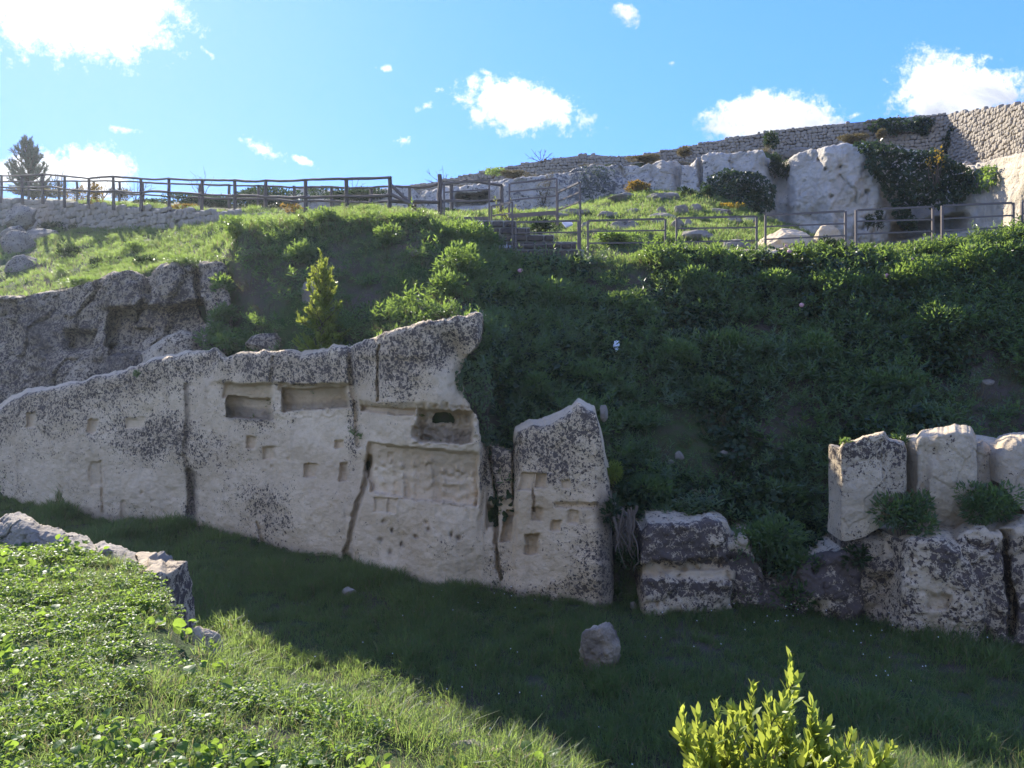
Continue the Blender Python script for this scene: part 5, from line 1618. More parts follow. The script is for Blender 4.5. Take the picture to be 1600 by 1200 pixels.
p = field_pts(9000, -0.45, 0.95, 11.5, 19.5, 20, slope_leaf)
scatter('leafy_undergrowth', p, np.random.default_rng(22).uniform(0.45, 1.1, len(p)), SHOOT, 23, 'dense dark leafy undergrowth covering the steep slope', tilt=0.3)
p = field_pts(2600, -0.45, 0.95, 11.5, 19.5, 46, lambda p, px, py: slope_leaf(p, px, py) * patch(p, 0.8, 84, 0.0, 0.15) * (px > 745))
scatter('pale_shoots', p, np.random.default_rng(22).uniform(0.6, 1.15, len(p)), SHOOT_PALE, 23, 'paler tall leafy shoots among the dark undergrowth', tilt=0.3)
p = field_pts(4200, -0.45, 0.95, 11.5, 19.5, 47, lambda p, px, py: onslope(p) * (px > 745) * patch(p, 0.75, 85, -0.05, 0.12))
scatter('ivy_cover', p, np.random.default_rng(22).uniform(0.6, 1.2, len(p)), IVYC, 23, 'dark broad ivy leaves covering parts of the slope', tilt=0.4)
p = field_pts(1500, -0.45, 0.95, 11.5, 19.5, 48, lambda p, px, py: onslope(p) * (px > 345) * 0.8)
scatter('dead_stalks', p, np.random.default_rng(22).uniform(0.6, 1.5, len(p)), DRY, 23, 'dead brown stalks on the slope', tilt=0.6)
p = field_pts(13000, -0.45, 0.95, 11.5, 19.5, 24, lambda p, px, py: onslope(p) * (px > 345) * np.where(px < 745, 0.28, 0.15))
scatter('slope_weeds', p, np.random.default_rng(25).uniform(0.4, 1.1, len(p)), SHOOT_LOW, 26, 'low weeds on the dark slope', tilt=0.5)
p = field_pts(9000, -0.45, 0.95, 11.5, 19.5, 27, lambda p, px, py: onslope(p) * (px > 345) * patch(p, 0.5, 83, -0.1, 0.2) * np.where(px < 745, 0.12, 0.3))
scatter('slope_grass', p, np.random.default_rng(28).uniform(0.4, 0.9, len(p)), TUFT, 29, 'thin grass on the dark slope', tilt=0.5)
# lit grass: left meadow and terrace
terr = lambda p: (p[:, 1] > kdepth(6, p) - 0.4) & (p[:, 1] < kdepth(8, p) + 0.6)
p = field_pts(42000, -0.85, 0.9, 16.0, 34, 30, lambda p, px, py: terr(p) * (0.30 + 0.70 * patch(p, 0.45, 91, -0.25, 0.10)) * (py > 285) * np.where(px < 60, 0.45, 1))
scatter('meadow_grass', p, np.random.default_rng(31).uniform(0.5, 1.15, len(p)), TUFT_FAR, 32, 'sunlit green grass on the upper meadow and terrace')
p = field_pts(9000, -0.85, 0.9, 16.0, 34, 33, lambda p, px, py: terr(p) * patch(p, 0.5, 93, 0.0, 0.3) * (py > 290))
scatter('meadow_weeds', p, np.random.default_rng(34).uniform(0.5, 1.3, len(p)), SHOOT_LOW, 35, 'leafy weeds in the upper meadow and terrace grass')
# path strip behind the fence and the cliff tops
behind = lambda p: (p[:, 1] > kdepth(8, p) + 0.3) & (p[:, 1] < 42)
p = field_pts(16000, -0.9, 0.9, 20.0, 42, 36, lambda p, px, py: behind(p) * patch(p, 0.4, 95, -0.15, 0.2) * np.where(px < 640, 0.35, 1.0))
scatter('dry_grass', p, np.random.default_rng(37).uniform(0.5, 1.3, len(p)), DRY, 38, 'dry brownish grass on the path and on the cliff tops')
# daisies on the floor
rgd = np.random.default_rng(5)
cc = field_pts(300, -0.4, 0.75, 4.2, 12, 39, lambda p, px, py: infloor(p) * patch(p, 0.7, 99, -0.05, 0.2))
cc[:, 2] += rgd.uniform(0.1, 0.22, len(cc))
V, F = leaves(cc - np.array([0.012, 0, 0]), np.tile([1.0, 0, 0], (len(cc), 1)), np.tile([0, -0.7, 1.0], (len(cc), 1)) + rgd.normal(0, 0.3, (len(cc), 3)), 0.017, 0.017, 0.0)
link('daisies', make_mesh('daisies', V, F, mat=M['petal']), kind='stuff')


# ---- bushes: each one a thing
def twig_tubes(root_pt, tips, r0, rg, n=7):
    parts = []
    for tp in tips:
        t = np.linspace(0, 1, n)[:, None]
        mid = root_pt + (tp - root_pt) * t
        mid[:, 2] += np.sin(t[:, 0] * np.pi) * 0.06 * np.linalg.norm(tp - root_pt)
        mid += rg.normal(0, 0.015, mid.shape) * np.linalg.norm(tp - root_pt) * np.sin(t * np.pi)
        parts.append(tube_geo(mid, np.linspace(r0, r0 * 0.25, n), 5, 0.1, 1, caps=False))
    return join(parts)


def bush(px, py, w, h, label, mat='leaf', d=None, leaf=(0.11, 0.042), dens=1.0, seed=0, cat='bush', name='bush', lobes=7, depth_r=0.8, group=None, upw=0.5, sink=0.25):
    rg = np.random.default_rng(seed + 900)
    if d is None:
        d = hit(px, py + h * 0.45)[1]
    c = P(px, py, d)
    rx, rz = w / FPX * d / 2, h / FPX * d / 2
    ry = depth_r * max(rx, rz)
    cen = rg.uniform(-1, 1, (lobes, 3)) * np.array([0.62, 0.5, 0.45])
    cen[:, 2] -= np.abs(cen[:, 0]) * 0.35
    rad = rg.uniform(0.34, 0.55, lobes)
    area = 4 * np.pi * (rx * ry + rx * rz + ry * rz) / 3
    n = int(np.clip(area / (leaf[0] * leaf[1]) * 2.2 * dens, 120, 9000))
    k = rg.integers(0, lobes, n)
    dv = unit(rg.normal(size=(n, 3)))
    rr = rg.uniform(0.55, 1.08, n) ** 0.7
    q = cen[k] + dv * (rad[k] * rr)[:, None]
    q = q * np.array([rx, ry, rz])
    q[:, 1] += ry * 0.15
    out = unit(dv * np.array([1, 1, 1.0]) + np.array([0, 0, upw]) + rg.normal(0, 0.45, (n, 3)))
    up = unit(np.array([0, 0, 1.0]) + dv * 0.4 + rg.normal(0, 0.5, (n, 3)))
    L = leaf[0] * rg.uniform(0.6, 1.2, n)
    V, F = leaves(q, out, up, L, L * leaf[1] / leaf[0], 0.15)
    rt = link(name, None, label=label, cat=cat, group=group, loc=Vector(c))
    link('foliage', make_mesh('foliage', V, F, smooth=False, mat=M[mat]), rt)
    V, F = twig_tubes(np.array([0, ry * 0.5, -rz * (1 + sink)]), q[:: max(1, n // 9)][:9], max(0.006, rx * 0.02), rg)
    link('stems', make_mesh('stems', V, F, mat=M['bark']), rt)
    return rt


BUSHES = [
    (372, 352, 46, 44, 'round bush with a lit top at the left end of the dark slope', {}),
    (103, 388, 36, 38, 'small dark round bush in the middle of the sunlit left meadow', dict(mat='leaf_dark')),
    (97, 426, 24, 20, 'feathery grey green tussock just above the big left outcrop', dict(leaf=(0.12, 0.012))),
    (208, 384, 34, 22, 'low green bush on the sunlit meadow, right of its centre', {}),
    (227, 407, 40, 20, 'dark green bush on the top edge of the left outcrop', dict(mat='leaf_dark')),
    (152, 408, 22, 14, 'small dark weed clump low in the sunlit meadow', dict(mat='leaf_dark')),
    (47, 342, 34, 24, 'dark bush in shade at the foot of the rubble wall, left end', dict(mat='leaf_dark')),
    (88, 352, 44, 18, 'dark spreading bush along the foot of the rubble wall', dict(mat='leaf_dark')),
    (90, 360, 24, 10, 'small bright green weed at the top of the meadow below the wall', {}),
    (120, 356, 34, 12, 'low dark clump at the foot of the rubble wall, centre', dict(mat='leaf_dark')),
    (212, 328, 26, 30, 'yellow green shrub growing over the top of the rubble wall', dict(mat='leaf', leaf=(0.07, 0.03), dens=0.7)),
    (475, 392, 58, 46, 'round leafy bush on the dark slope above the upright sapling', {}),
    (428, 394, 44, 24, 'low bush left of the round one on the dark slope', dict(dens=0.6)),
    (604, 368, 44, 42, 'drooping bush at the centre of the dark slope', {}),
    (512, 334, 38, 30, 'bush crowned with light between two front fence posts', {}),
    (560, 345, 50, 14, 'low tufty plants along the crest beneath the front log fence', dict(dens=0.6)),
    (640, 342, 90, 20, 'row of low leafy plants at the foot of the tall corner fence post', dict(dens=0.8)),
    (722, 362, 104, 44, 'wide leafy bush below the upper landing railing', dict(lobes=10)),
    (722, 410, 90, 70, 'tall pale green bush on the slope left of the stairs', dict(lobes=9)),
    (700, 440, 70, 50, 'dark lower part bush of the slope left of the stairs', dict(dens=0.8)),
    (766, 456, 96, 56, 'dense rounded bush at the foot of the stairs', dict(lobes=9, d=16.0)),
    (612, 488, 108, 50, 'bright green leafy bush directly behind the bright slab of the carved rock face', dict(lobes=10, d=15.6)),
    (690, 484, 70, 22, 'yellowish low plants on top of the carved rock face, right of the bright bush', dict(mat='laurel', leaf=(0.06, 0.02), d=14.8)),
    (376, 527, 80, 28, 'bright yellow green bush behind the ledge left of the sapling', dict(d=16.3)),
    (328, 518, 52, 38, 'dark green bush with a lit rim at the right end of the left outcrop', dict(d=16.8)),
    (212, 583, 10, 12, 'tiny bright plant growing on the top edge of the carved rock face', dict(d=16.2, leaf=(0.05, 0.03))),
    (583, 435, 60, 20, 'faint low weeds in the middle of the dark slope', dict(dens=0.4)),
    (626, 836, 17, 24, 'small green plant growing out of the carved rock face below the panel', dict(d=13.15, leaf=(0.05, 0.025), depth_r=0.5)),
    # right slope mounds
    (868, 462, 120, 84, 'large leafy mound at the upper left of the right slope below the railing', dict(lobes=12)),
    (990, 478, 110, 70, 'round leafy mound with a lit top in the upper middle slope', dict(lobes=10)),
    (1090, 440, 100, 60, 'leafy mound under the railing in front of the long slab', dict(lobes=10)),
    (1200, 440, 120, 60, 'leafy mound hanging below the railing of the broad rounded rock', dict(lobes=10)),
    (1320, 440, 130, 60, 'leafy mound under the railing in front of the bare white cliff', dict(lobes=10)),
    (1440, 428, 120, 64, 'bright rimmed leafy mound under the railing below the yellow tree', dict(lobes=10)),
    (1548, 405, 130, 70, 'tall grassy leafy mound at the right end of the crest', dict(lobes=10)),
    (1275, 540, 110, 80, 'dim leafy mound in the middle of the right slope', dict(lobes=9)),
    (1150, 540, 110, 70, 'dim leafy mound below the long slab in the middle slope', dict(lobes=9)),
    (1480, 500, 130, 80, 'dim leafy mound on the slope above the right standing rock', dict(lobes=9)),
    (1050, 560, 100, 70, 'dim leafy mound right of the white plastic bag', dict(lobes=9)),
    (915, 585, 80, 60, 'dim leafy mound just left of and below the white plastic bag', dict(lobes=9)),
    (840, 610, 80, 70, 'dim leafy mound behind the notch of the carved rock face', dict(lobes=9)),
    (1120, 610, 90, 50, 'low dim mound of leaves above the bare slope patch', dict(lobes=8)),
    (1400, 600, 120, 60, 'dim leafy mound above the two standing rocks', dict(lobes=8)),
    (1220, 770, 80, 60, 'dark leafy bush above the low lichened ledge', dict(lobes=8)),
    (1205, 850, 120, 110, 'big dark leafy bush hanging over the rocks between the banded block and the ledge', dict(lobes=12, d=11.5)),
    (1165, 925, 60, 60, 'dark leafy bush at the foot of the banded block, right side', dict(lobes=7, d=11.4)),
    (1262, 878, 70, 50, 'dark leafy bush spilling over the low lichened ledge, under its left end', dict(lobes=8, d=11.25)),
    (1235, 925, 80, 60, 'dark leafy bush at the floor in front of the low lichened ledge', dict(lobes=8, d=11.2)),
    (1340, 870, 46, 44, 'dark ferny plant beneath the left standing rock', dict(d=11.0, mat='leaf_dark')),
    (352, 445, 46, 56, 'dark bush hiding the upper right edge of the left outcrop', dict(d=18.0, mat='leaf')),
    (348, 495, 50, 50, 'dark bush at the lower right edge of the left outcrop', dict(d=17.2, mat='leaf')),
    (288, 408, 60, 14, 'low grassy weeds on the top edge of the left outcrop', dict(d=19.0, leaf=(0.12, 0.014))),
    (130, 440, 80, 14, 'grass tufts hanging over the middle of the left outcrop top', dict(d=20.6, leaf=(0.12, 0.014))),
    (955, 800, 40, 60, 'dark leaves in shade along the right edge of the carved rock face', dict(d=11.5, mat='leaf_dark')),
    (1232, 262, 34, 30, 'dark creeper patch in the cleft left of the bare white cliff face', dict(mat='leaf_dark', d=29.2, leaf=(0.09, 0.05))),
    (1025, 762, 90, 44, 'dark green bush above the hollow with hanging roots', dict(lobes=8, d=12.3)),
    (960, 738, 34, 44, 'bright lit sprig beside the right edge of the carved rock face', dict(d=11.9, mat='laurel', leaf=(0.08, 0.02))),
    (985, 870, 40, 44, 'dark fern like bush inside the hollow under the hanging roots', dict(d=11.45, mat='leaf_dark')),
    (1420, 806, 96, 90, 'dark green bush wedged between the two standing rocks', dict(lobes=9, d=10.8)),
    (1550, 782, 110, 84, 'olive bush right of the broken topped standing rock', dict(lobes=10, d=10.8, leaf=(0.08, 0.03))),
    (1322, 692, 18, 14, 'tiny bright plant on the corner of the left standing rock', dict(d=11.2, leaf=(0.05, 0.03))),
    (1405, 692, 30, 24, 'green plant behind the top right of the left standing rock', dict(d=11.7)),
    (1420, 872, 30, 60, 'dark ferny plant in the gully under the bush between the standing rocks', dict(d=11.0, mat='leaf_dark')),
    # terrace
    (1006, 293, 60, 30, 'autumn coloured bush on top of the terrace mound in front of the cliff', dict(mat='autumn', leaf=(0.10, 0.07), d=28)),
    (1082, 303, 50, 34, 'dark green bush right of the autumn coloured one', dict(mat='leaf_dark', leaf=(0.10, 0.06), d=27.6)),
    (1104, 302, 22, 50, 'grey green ivy column climbing the cliff beside the big dark ivy', dict(mat='leaf_dark', leaf=(0.08, 0.05), d=27.8)),
    (1138, 322, 54, 12, 'yellow and green low shrub at the foot of the big dark ivy', dict(mat='yellow', leaf=(0.07, 0.05), d=26.5, dens=0.6)),
    (845, 352, 54, 24, 'dark bush behind the stepped block wall', dict(mat='leaf_dark', d=20.2)),
    (1290, 384, 48, 34, 'dark bush between the broad rounded rock and the yellowish rock', dict(mat='leaf_dark', d=19.4)),
    (1357, 343, 18, 28, 'left of the small plants hanging on the white cliff behind the railing', dict(mat='leaf_dark', d=25.8, leaf=(0.08, 0.03), depth_r=0.4)),
    (1373, 340, 18, 32, 'right of the small plants hanging on the white cliff behind the railing', dict(mat='leaf_dark', d=25.8, leaf=(0.08, 0.03), depth_r=0.4)),
    (1366, 388, 54, 14, 'bright low leaves at the foot of the white cliff behind the railing', dict(d=17.9)),
    (1030, 374, 60, 22, 'leafy green clump behind the first two railing panels', dict(d=19.5)),
    (965, 372, 80, 22, 'dark green clump in the grass behind the first railing panel', dict(d=20)),
    # cliff top shrubs
    (1202, 216, 36, 30, 'dark bush on the cliff top against the old wall, centre', dict(mat='leaf_dark', d=31.2, leaf=(0.09, 0.05))),
    (1072, 236, 34, 18, 'dry olive shrub on the cliff top left of the dark bush', dict(mat='drygrass', d=31.8, leaf=(0.10, 0.02))),
    (1010, 247, 60, 10, 'low dry scrub along the cliff top below the skyline dip', dict(mat='drygrass', d=32, leaf=(0.10, 0.02))),
    (770, 268, 40, 16, 'low green scrub on the skyline wall above the cave', dict(mat='leaf', d=33, leaf=(0.09, 0.04), dens=0.6)),
    (800, 272, 50, 12, 'brownish scrub on the cliff top above the long upper railing', dict(mat='drygrass', d=32.6, leaf=(0.10, 0.02))),
    (1330, 214, 60, 14, 'dry scrub on the cliff top left of the high ivy', dict(mat='drygrass', d=29.6, leaf=(0.10, 0.02))),
    (1376, 210, 20, 18, 'pale dry bush on the cliff top touching the high ivy', dict(mat='drygrass', d=29.3, leaf=(0.07, 0.03))),
    (1560, 212, 26, 18, 'brown shrub rooted in the face of the old wall at the right', dict(mat='drygrass', d=28.0, leaf=(0.08, 0.02), depth_r=0.4)),
    (1580, 236, 60, 16, 'brown scrub along the foot of the old wall at the right edge', dict(mat='drygrass', d=27.4, leaf=(0.09, 0.02))),
    (1214, 252, 30, 40, 'dark creeper filling the cleft of the white cliff', dict(mat='leaf_dark', d=29.3, leaf=(0.08, 0.04))),
    (1596, 300, 30, 90, 'ivy hanging on the cliff at the right edge of the photo', dict(mat='leaf_dark', d=24.8, leaf=(0.08, 0.05), depth_r=0.2)),
    # behind the fence
    (152, 300, 22, 40, 'rust coloured shrub growing through the front log fence', dict(mat='autumn', d=32, leaf=(0.10, 0.05), dens=0.6)),
    (124, 300, 40, 26, 'olive shrub behind the fences, right of the pine', dict(mat='autumn', d=40, leaf=(0.12, 0.05), dens=0.5)),
    (60, 300, 70, 20, 'brown and green scrub behind the fence under the pine', dict(mat='drygrass', d=42, leaf=(0.12, 0.05))),
    (190, 303, 50, 18, 'low scrub behind the rear fence, left of the gap with sky', dict(mat='drygrass', d=40, leaf=(0.12, 0.04), dens=0.5)),
    (455, 325, 36, 18, 'yellow green shrub between the fence rails over the dark slope', dict(mat='autumn', d=23, leaf=(0.08, 0.04), dens=0.6)),
    (576, 326, 28, 14, 'small yellow green shrub behind the right end of the front log fence', dict(mat='leaf', d=22.5, leaf=(0.07, 0.03), dens=0.6)),
    (300, 312, 100, 26, 'dark hedge mass behind the fences, left part', dict(mat='leaf_dark', d=33, leaf=(0.12, 0.06), lobes=10)),
    (400, 308, 150, 34, 'dark hedge mass behind the fences, tall middle part', dict(mat='leaf_dark', d=33, leaf=(0.12, 0.06), lobes=12)),
    (235, 317, 70, 16, 'dark hedge mass behind the fences, low far left part', dict(mat='leaf_dark', d=34, leaf=(0.12, 0.06))),
    (540, 304, 130, 24, 'dark scrub over the low cliff behind the fence', dict(mat='leaf_dark', d=34, leaf=(0.12, 0.06))),
    (285, 322, 40, 14, 'yellow brown shrub in front of the dark hedge behind the fence', dict(mat='autumn', d=28, leaf=(0.08, 0.04), dens=0.6)),
    (700, 332, 70, 12, 'dark low plants at the foot of the cliff left of the cave', dict(mat='leaf_dark', d=30.5, leaf=(0.1, 0.05))),
]
for i, (px, py, w, h, lb, kw) in enumerate(BUSHES):
    bush(px, py, w, h, lb, seed=i, **kw)


def creeper(name, pg, d, label, mat='leaf_dark', leaf=(0.14, 0.11), cover=8.0, thick=0.35, seed=0):
    rg = np.random.default_rng(seed + 40)
    pg = np.asarray(pg, float)
    x0, x1, y0, y1 = pg[:, 0].min(), pg[:, 0].max(), pg[:, 1].min(), pg[:, 1].max()
    df = d if callable(d) else (lambda x, y: np.full_like(x, d))
    area = (x1 - x0) * (y1 - y0) / FPX ** 2 * (df(np.array([(x0 + x1) / 2]), np.array([(y0 + y1) / 2]))[0]) ** 2
    n = int(min(16000, area / (leaf[0] * leaf[1]) * cover))
    x, y = rg.uniform(x0, x1, n), rg.uniform(y0, y1, n)
    wob = 9 * fbm(np.stack([x / 14, y / 14, x * 0], -1), 3, 0.6, seed)
    k = inpoly(x + wob, y + wob[::-1] * 0 + wob, pg)
    x, y = x[k], y[k]
    n = len(x)
    lump = fbm(np.stack([x / 20, y / 20, x * 0], -1), 3, 0.55, seed + 2)
    dd = df(x, y) - thick * (0.6 + 0.9 * lump) * rg.uniform(0.3, 1.0, n)
    q = P(x, y, dd)
    c = q.mean(0)
    ax = np.stack([rg.normal(0, 0.6, n), rg.normal(-0.4, 0.4, n), rg.normal(-0.6, 0.5, n)], -1)
    up = np.stack([rg.normal(0, 0.4, n), np.full(n, -0.8), np.full(n, 0.6)], -1) + rg.normal(0, 0.3, (n, 3))
    L = leaf[0] * rg.uniform(0.6, 1.2, n)
    V, F = leaves(q - c, ax, up, L, L * leaf[1] / leaf[0], 0.12)
    rt = link(name, None, label=label, cat='creeper', loc=Vector(c))
    link('foliage', make_mesh('foliage', V, F, smooth=False, mat=M[mat]), rt)
    rp_ = q[rg.integers(0, n, 8)] - c
    V, F = twig_tubes(np.array([0, 0.2, rp_[:, 2].min()]), rp_ + np.array([0, 0.1, 0]), 0.02, rg)
    link('stems', make_mesh('stems', V, F, mat=M['bark']), rt)


cdep = lambda x, y: np.interp(x, [a[0] for a in CLIFF_FOOT], [a[2] for a in CLIFF_FOOT]) - 0.25 + np.clip((350 - y) / 110, 0, 1) * 1.0
creeper('ivy', [(1112, 270), (1130, 262), (1160, 264), (1190, 272), (1212, 290), (1206, 318), (1190, 334), (1140, 330), (1108, 315), (1104, 290)], cdep, 'big dark ivy mass left of the bare white cliff face', seed=1, thick=0.7)
creeper('ivy', [(1336, 224), (1352, 220), (1400, 222), (1425, 236), (1462, 232), (1495, 250), (1518, 262), (1516, 300), (1505, 316), (1470, 324), (1400, 324), (1384, 306), (1372, 280), (1354, 262), (1350, 240)], cdep,
        'largest dark ivy mass, draped over the white cliff under the yellow tree', seed=2, thick=0.8)
creeper('ivy', [(1515, 268), (1536, 262), (1562, 256), (1552, 278), (1545, 300), (1530, 296), (1514, 300)], cdep, 'ivy branch reaching right from the largest ivy mass', seed=3, thick=0.4, mat='leaf')
creeper('ivy', [(1350, 190), (1372, 184), (1420, 183), (1464, 184), (1452, 198), (1440, 208), (1412, 202), (1396, 212), (1372, 204), (1358, 202)], lambda x, y: np.interp(x, [1350, 1480], [30.8, 30.1]), 'ivy hanging over the top of the old wall on the skyline', seed=4, thick=0.3)
creeper('ivy', [(1484, 192), (1506, 206), (1500, 232), (1486, 240), (1466, 238), (1472, 220)], lambda x, y: np.interp(x, [1350, 1480, 1540], [30.8, 29.9, 29.0]), 'ivy patch on the face of the old wall above the yellow tree', seed=5, thick=0.3)
creeper('ivy', [(1395, 322), (1420, 326), (1432, 340), (1424, 360), (1404, 352)], cdep, 'small dark ivy tongue hanging under the largest ivy mass', seed=6, thick=0.3)
creeper('ivy', [(735, 560), (752, 545), (770, 600), (762, 650), (790, 700), (800, 760), (775, 700), (750, 690), (745, 640), (716, 612), (712, 585), (722, 562)], lambda x, y: np.full_like(x, 13.0), 'dark leaves creeping over the right edge of the highest part of the carved rock face', seed=7, thick=0.25, mat='leaf', leaf=(0.07, 0.045), cover=3.5)
creeper('creeper', [(838, 310), (852, 270), (866, 268), (862, 310), (850, 330), (835, 330)], cdep, 'greyish bare creeper on the cliff behind the long upper railing', seed=8, thick=0.2, mat='drygrass', leaf=(0.08, 0.03), cover=1.2)
creeper('creeper', [(915, 255), (960, 262), (962, 300), (925, 318), (905, 300), (908, 270)], cdep, 'thin dark creeper on the grey cliff left of the autumn bush', seed=9, thick=0.2, leaf=(0.07, 0.04), cover=0.9)


# ---- trees and saplings made of twigs with leaves along them
def twig_plant(name, label, cat, base, tips, leaf, wf, mat, seed, r0, gap, start=0.35, ang=0.7, sub=0, sublen=0.25, bend=0.08, segs=4, n=14, upbias=0.35):
    rg = np.random.default_rng(seed)
    rt = link(name, None, label=label, cat=cat, loc=Vector(base))
    paths = []
    for (a, b) in tips:
        t = np.linspace(0, 1, n)[:, None]
        L = np.linalg.norm(b - a)
        q = a + (b - a) * t
        hz = (b - a) * np.array([1, 1, 0])
        q = q + hz * (np.sin(t * np.pi) * 0.18) + rg.normal(0, 1, 3) * bend * L * np.sin(t * np.pi) * 0.6
        paths.append((q, r0 * min(1, 0.5 + L * 0.4)))
        for s in range(sub):
            f = rg.uniform(start, 0.92)
            o = q[int(f * (n - 1))]
            dv = unit(unit(b - a) * 0.8 + rg.normal(0, 0.55, 3) + np.array([0, 0, upbias]))
            sl = sublen * L * rg.uniform(0.5, 1.1) * (1.2 - f)
            tt = np.linspace(0, 1, 7)[:, None]
            paths.append((o + dv * sl * tt + np.array([0, 0, 0.1]) * sl * tt ** 2, r0 * 0.4))
    V, F = join([tube_geo(q - base, np.linspace(r, r * 0.25, len(q)), 5, 0.1, 2, caps=False) for q, r in paths])
    link('branches', make_mesh('branches', V, F, mat=M['bark']), rt)
    B, A_, U_, LL = [], [], [], []
    for i, (q, r) in enumerate(paths):
        ln = np.linalg.norm(np.diff(q, axis=0), axis=1)
        s = np.concatenate([[0], np.cumsum(ln)])
        st = start if i % (sub + 1) == 0 else 0.1
        ts = np.arange(s[-1] * st, s[-1], gap)
        if len(ts) < 2:
            continue
        pos = np.stack([np.interp(ts, s, q[:, k]) for k in range(3)], -1)
        tg = unit(np.stack([np.interp(ts + 0.01, s, q[:, k]) for k in range(3)], -1) - pos + 1e-9 + unit(q[-1] - q[-2]) * 1e-3)
        m = len(ts)
        ph = np.arange(m) * 2.4 + rg.uniform(0, 6)
        e1 = unit(np.cross(tg, np.array([0.3, 0.9, 0.1])))
        e2 = np.cross(tg, e1)
        rad = e1 * np.cos(ph)[:, None] + e2 * np.sin(ph)[:, None]
        f = ts / s[-1]
        an = ang * (1.1 - 0.6 * f)
        B.append(pos - base)
        A_.append(tg * np.cos(an)[:, None] + rad * np.sin(an)[:, None] + np.array([0, 0, 0.25]) + rg.normal(0, 0.12, (m, 3)))
        U_.append(tg + rg.normal(0, 0.2, (m, 3)) - rad * 0.2)
        LL.append(leaf * rg.uniform(0.7, 1.15, m) * (1.05 - 0.35 * f))
    B, A_, U_, LL = map(np.concatenate, (B, A_, U_, LL))
    V, F = leaves(B, A_, U_, LL, LL * wf, 0.10, seg_=segs, droop=0.12)
    link('foliage', make_mesh('foliage', V, F, smooth=(segs == 4), mat=M[mat]), rt)
    return rt


D = 2.75
tipsxy = [(1236, 1022, 0), (1176, 1062, 0.05), (1200, 1085, -.1), (1118, 1092, 0), (1066, 1100, 0.05), (1090, 1110, -.1), (1140, 1106, 0.1), (1268, 1090, 0), (1245, 1075, .1), (1218, 1100, -.1), (1292, 1128, 0), (1275, 1112, .1),
          (1332, 1138, 0.05), (1345, 1160, -.05), (1392, 1158, 0), (1378, 1180, .1), (1158, 1125, -.1), (1188, 1125, .1), (1240, 1125, -.15), (1080, 1150, 0.1), (1110, 1140, -.1), (1062, 1135, 0), (1310, 1165, -.1), (1262, 1150, .1),
          (1205, 1150, -.2), (1145, 1160, .15), (1100, 1180, -.1), (1075, 1195, .1), (1325, 1195, .1), (1230, 1175, .1), (1180, 1180, -.15), (1285, 1190, -.15), (1130, 1200, .1), (1360, 1205, 0)]
base = P(1215, 1330, D)
base[2] = land(base[0], base[1]) - 0.02
tips = []
for (x, y, o) in tipsxy:
    tp = P(x, y + 8, D + o)
    b0 = P(1215 + (x - 1215) * 0.35, 1300, D + o * 0.5)
    tips.append((np.array(b0), tp))
tips += [(base, np.array(b)) for b, _ in tips[:6]]
twig_plant('laurel_bush', 'sunlit yellow green laurel bush rising from the bottom edge of the photo', 'bush', base, tips, 0.078, 0.42, 'laurel', 5, 0.008, 0.010, start=0.12, sub=4, sublen=0.42)

D = 15.0
base = P(502, 556, D)
tips = [(base, P(500, 392, D))]
sil = [(395, 4), (420, 14), (445, 22), (470, 26), (490, 38), (510, 46), (530, 50), (545, 46)]
rg = np.random.default_rng(31)
for k in range(46):
    yy = 408 + 140 * ((k + 0.5) / 46) ** 0.9
    hw = np.interp(yy, [s[0] for s in sil], [s[1] for s in sil])
    sx = rg.uniform(-1, 1)
    st = P(502, min(552, yy + 26), D)
    tips.append((st, P(501 + sx * hw, yy - 4, D + rg.uniform(-1, 1) * hw / FPX * D)))
twig_plant('laurel_sapling', 'upright cone shaped laurel sapling growing on the ledge above the niches', 'sapling', base, tips, 0.12, 0.44, 'laurel', 6, 0.02, 0.017, start=0.1, sub=4, sublen=0.6, segs=2)
D = 19.4
base = P(800, 352, D + 1.5)
tips = [(base, P(x, y, D + 1.5)) for x, y in [(772, 306), (785, 318), (798, 312), (806, 322), (776, 325), (790, 332), (812, 335)]]
twig_plant('sapling', 'young yellow green sapling behind the short sloping railing', 'sapling', base, tips, 0.11, 0.35, 'laurel', 7, 0.02, 0.05, start=0.2, sub=2, sublen=0.4, segs=2)
# yellow tree
D = 25.6
base = P(1462, 300, D)
tips = [(base, P(x, y, D + rg.uniform(-0.3, 0.3))) for x, y in [(1472, 224), (1460, 232), (1474, 238), (1454, 244), (1466, 250), (1478, 246), (1452, 256), (1462, 262)]]
twig_plant('yellow_leaved_tree', 'small tree with golden yellow leaves against the dark ivy', 'tree', base, tips, 0.12, 0.8, 'yellow', 8, 0.025, 0.09, start=0.72, sub=2, sublen=0.3, segs=2)
# pine
D = 48
base = P(52, 312, D)
sil = [(210, 2), (225, 12), (240, 22), (255, 30), (270, 37), (285, 38), (300, 34)]
tips = [(base, P(42, 214, D)), (base, P(70, 262, D)), (base, P(14, 250, D))]
for k in range(80):
    yy = 218 + 85 * rg.uniform(0, 1)
    hw = np.interp(yy, [s[0] for s in sil], [s[1] for s in sil])
    f = (312 - yy) / 100
    st = P(52 - 10 * f, min(308, yy + 22), D)
    tips.append((st, P(43 + rg.uniform(-1, 1) * hw, yy - 5, D + rg.uniform(-1, 1) * hw / FPX * D)))
twig_plant('pine_tree', 'dark bushy pine behind the left end of the fences', 'tree', base, tips, 0.26, 0.16, 'pine', 9, 0.05, 0.016, start=0.35, sub=3, sublen=0.45, segs=2, ang=0.9)
base = P(92, 308, D)
tips = [(base, P(92 + rg.uniform(-14, 14), rg.uniform(264, 292), D + rg.uniform(-0.5, 0.5))) for k in range(12)]
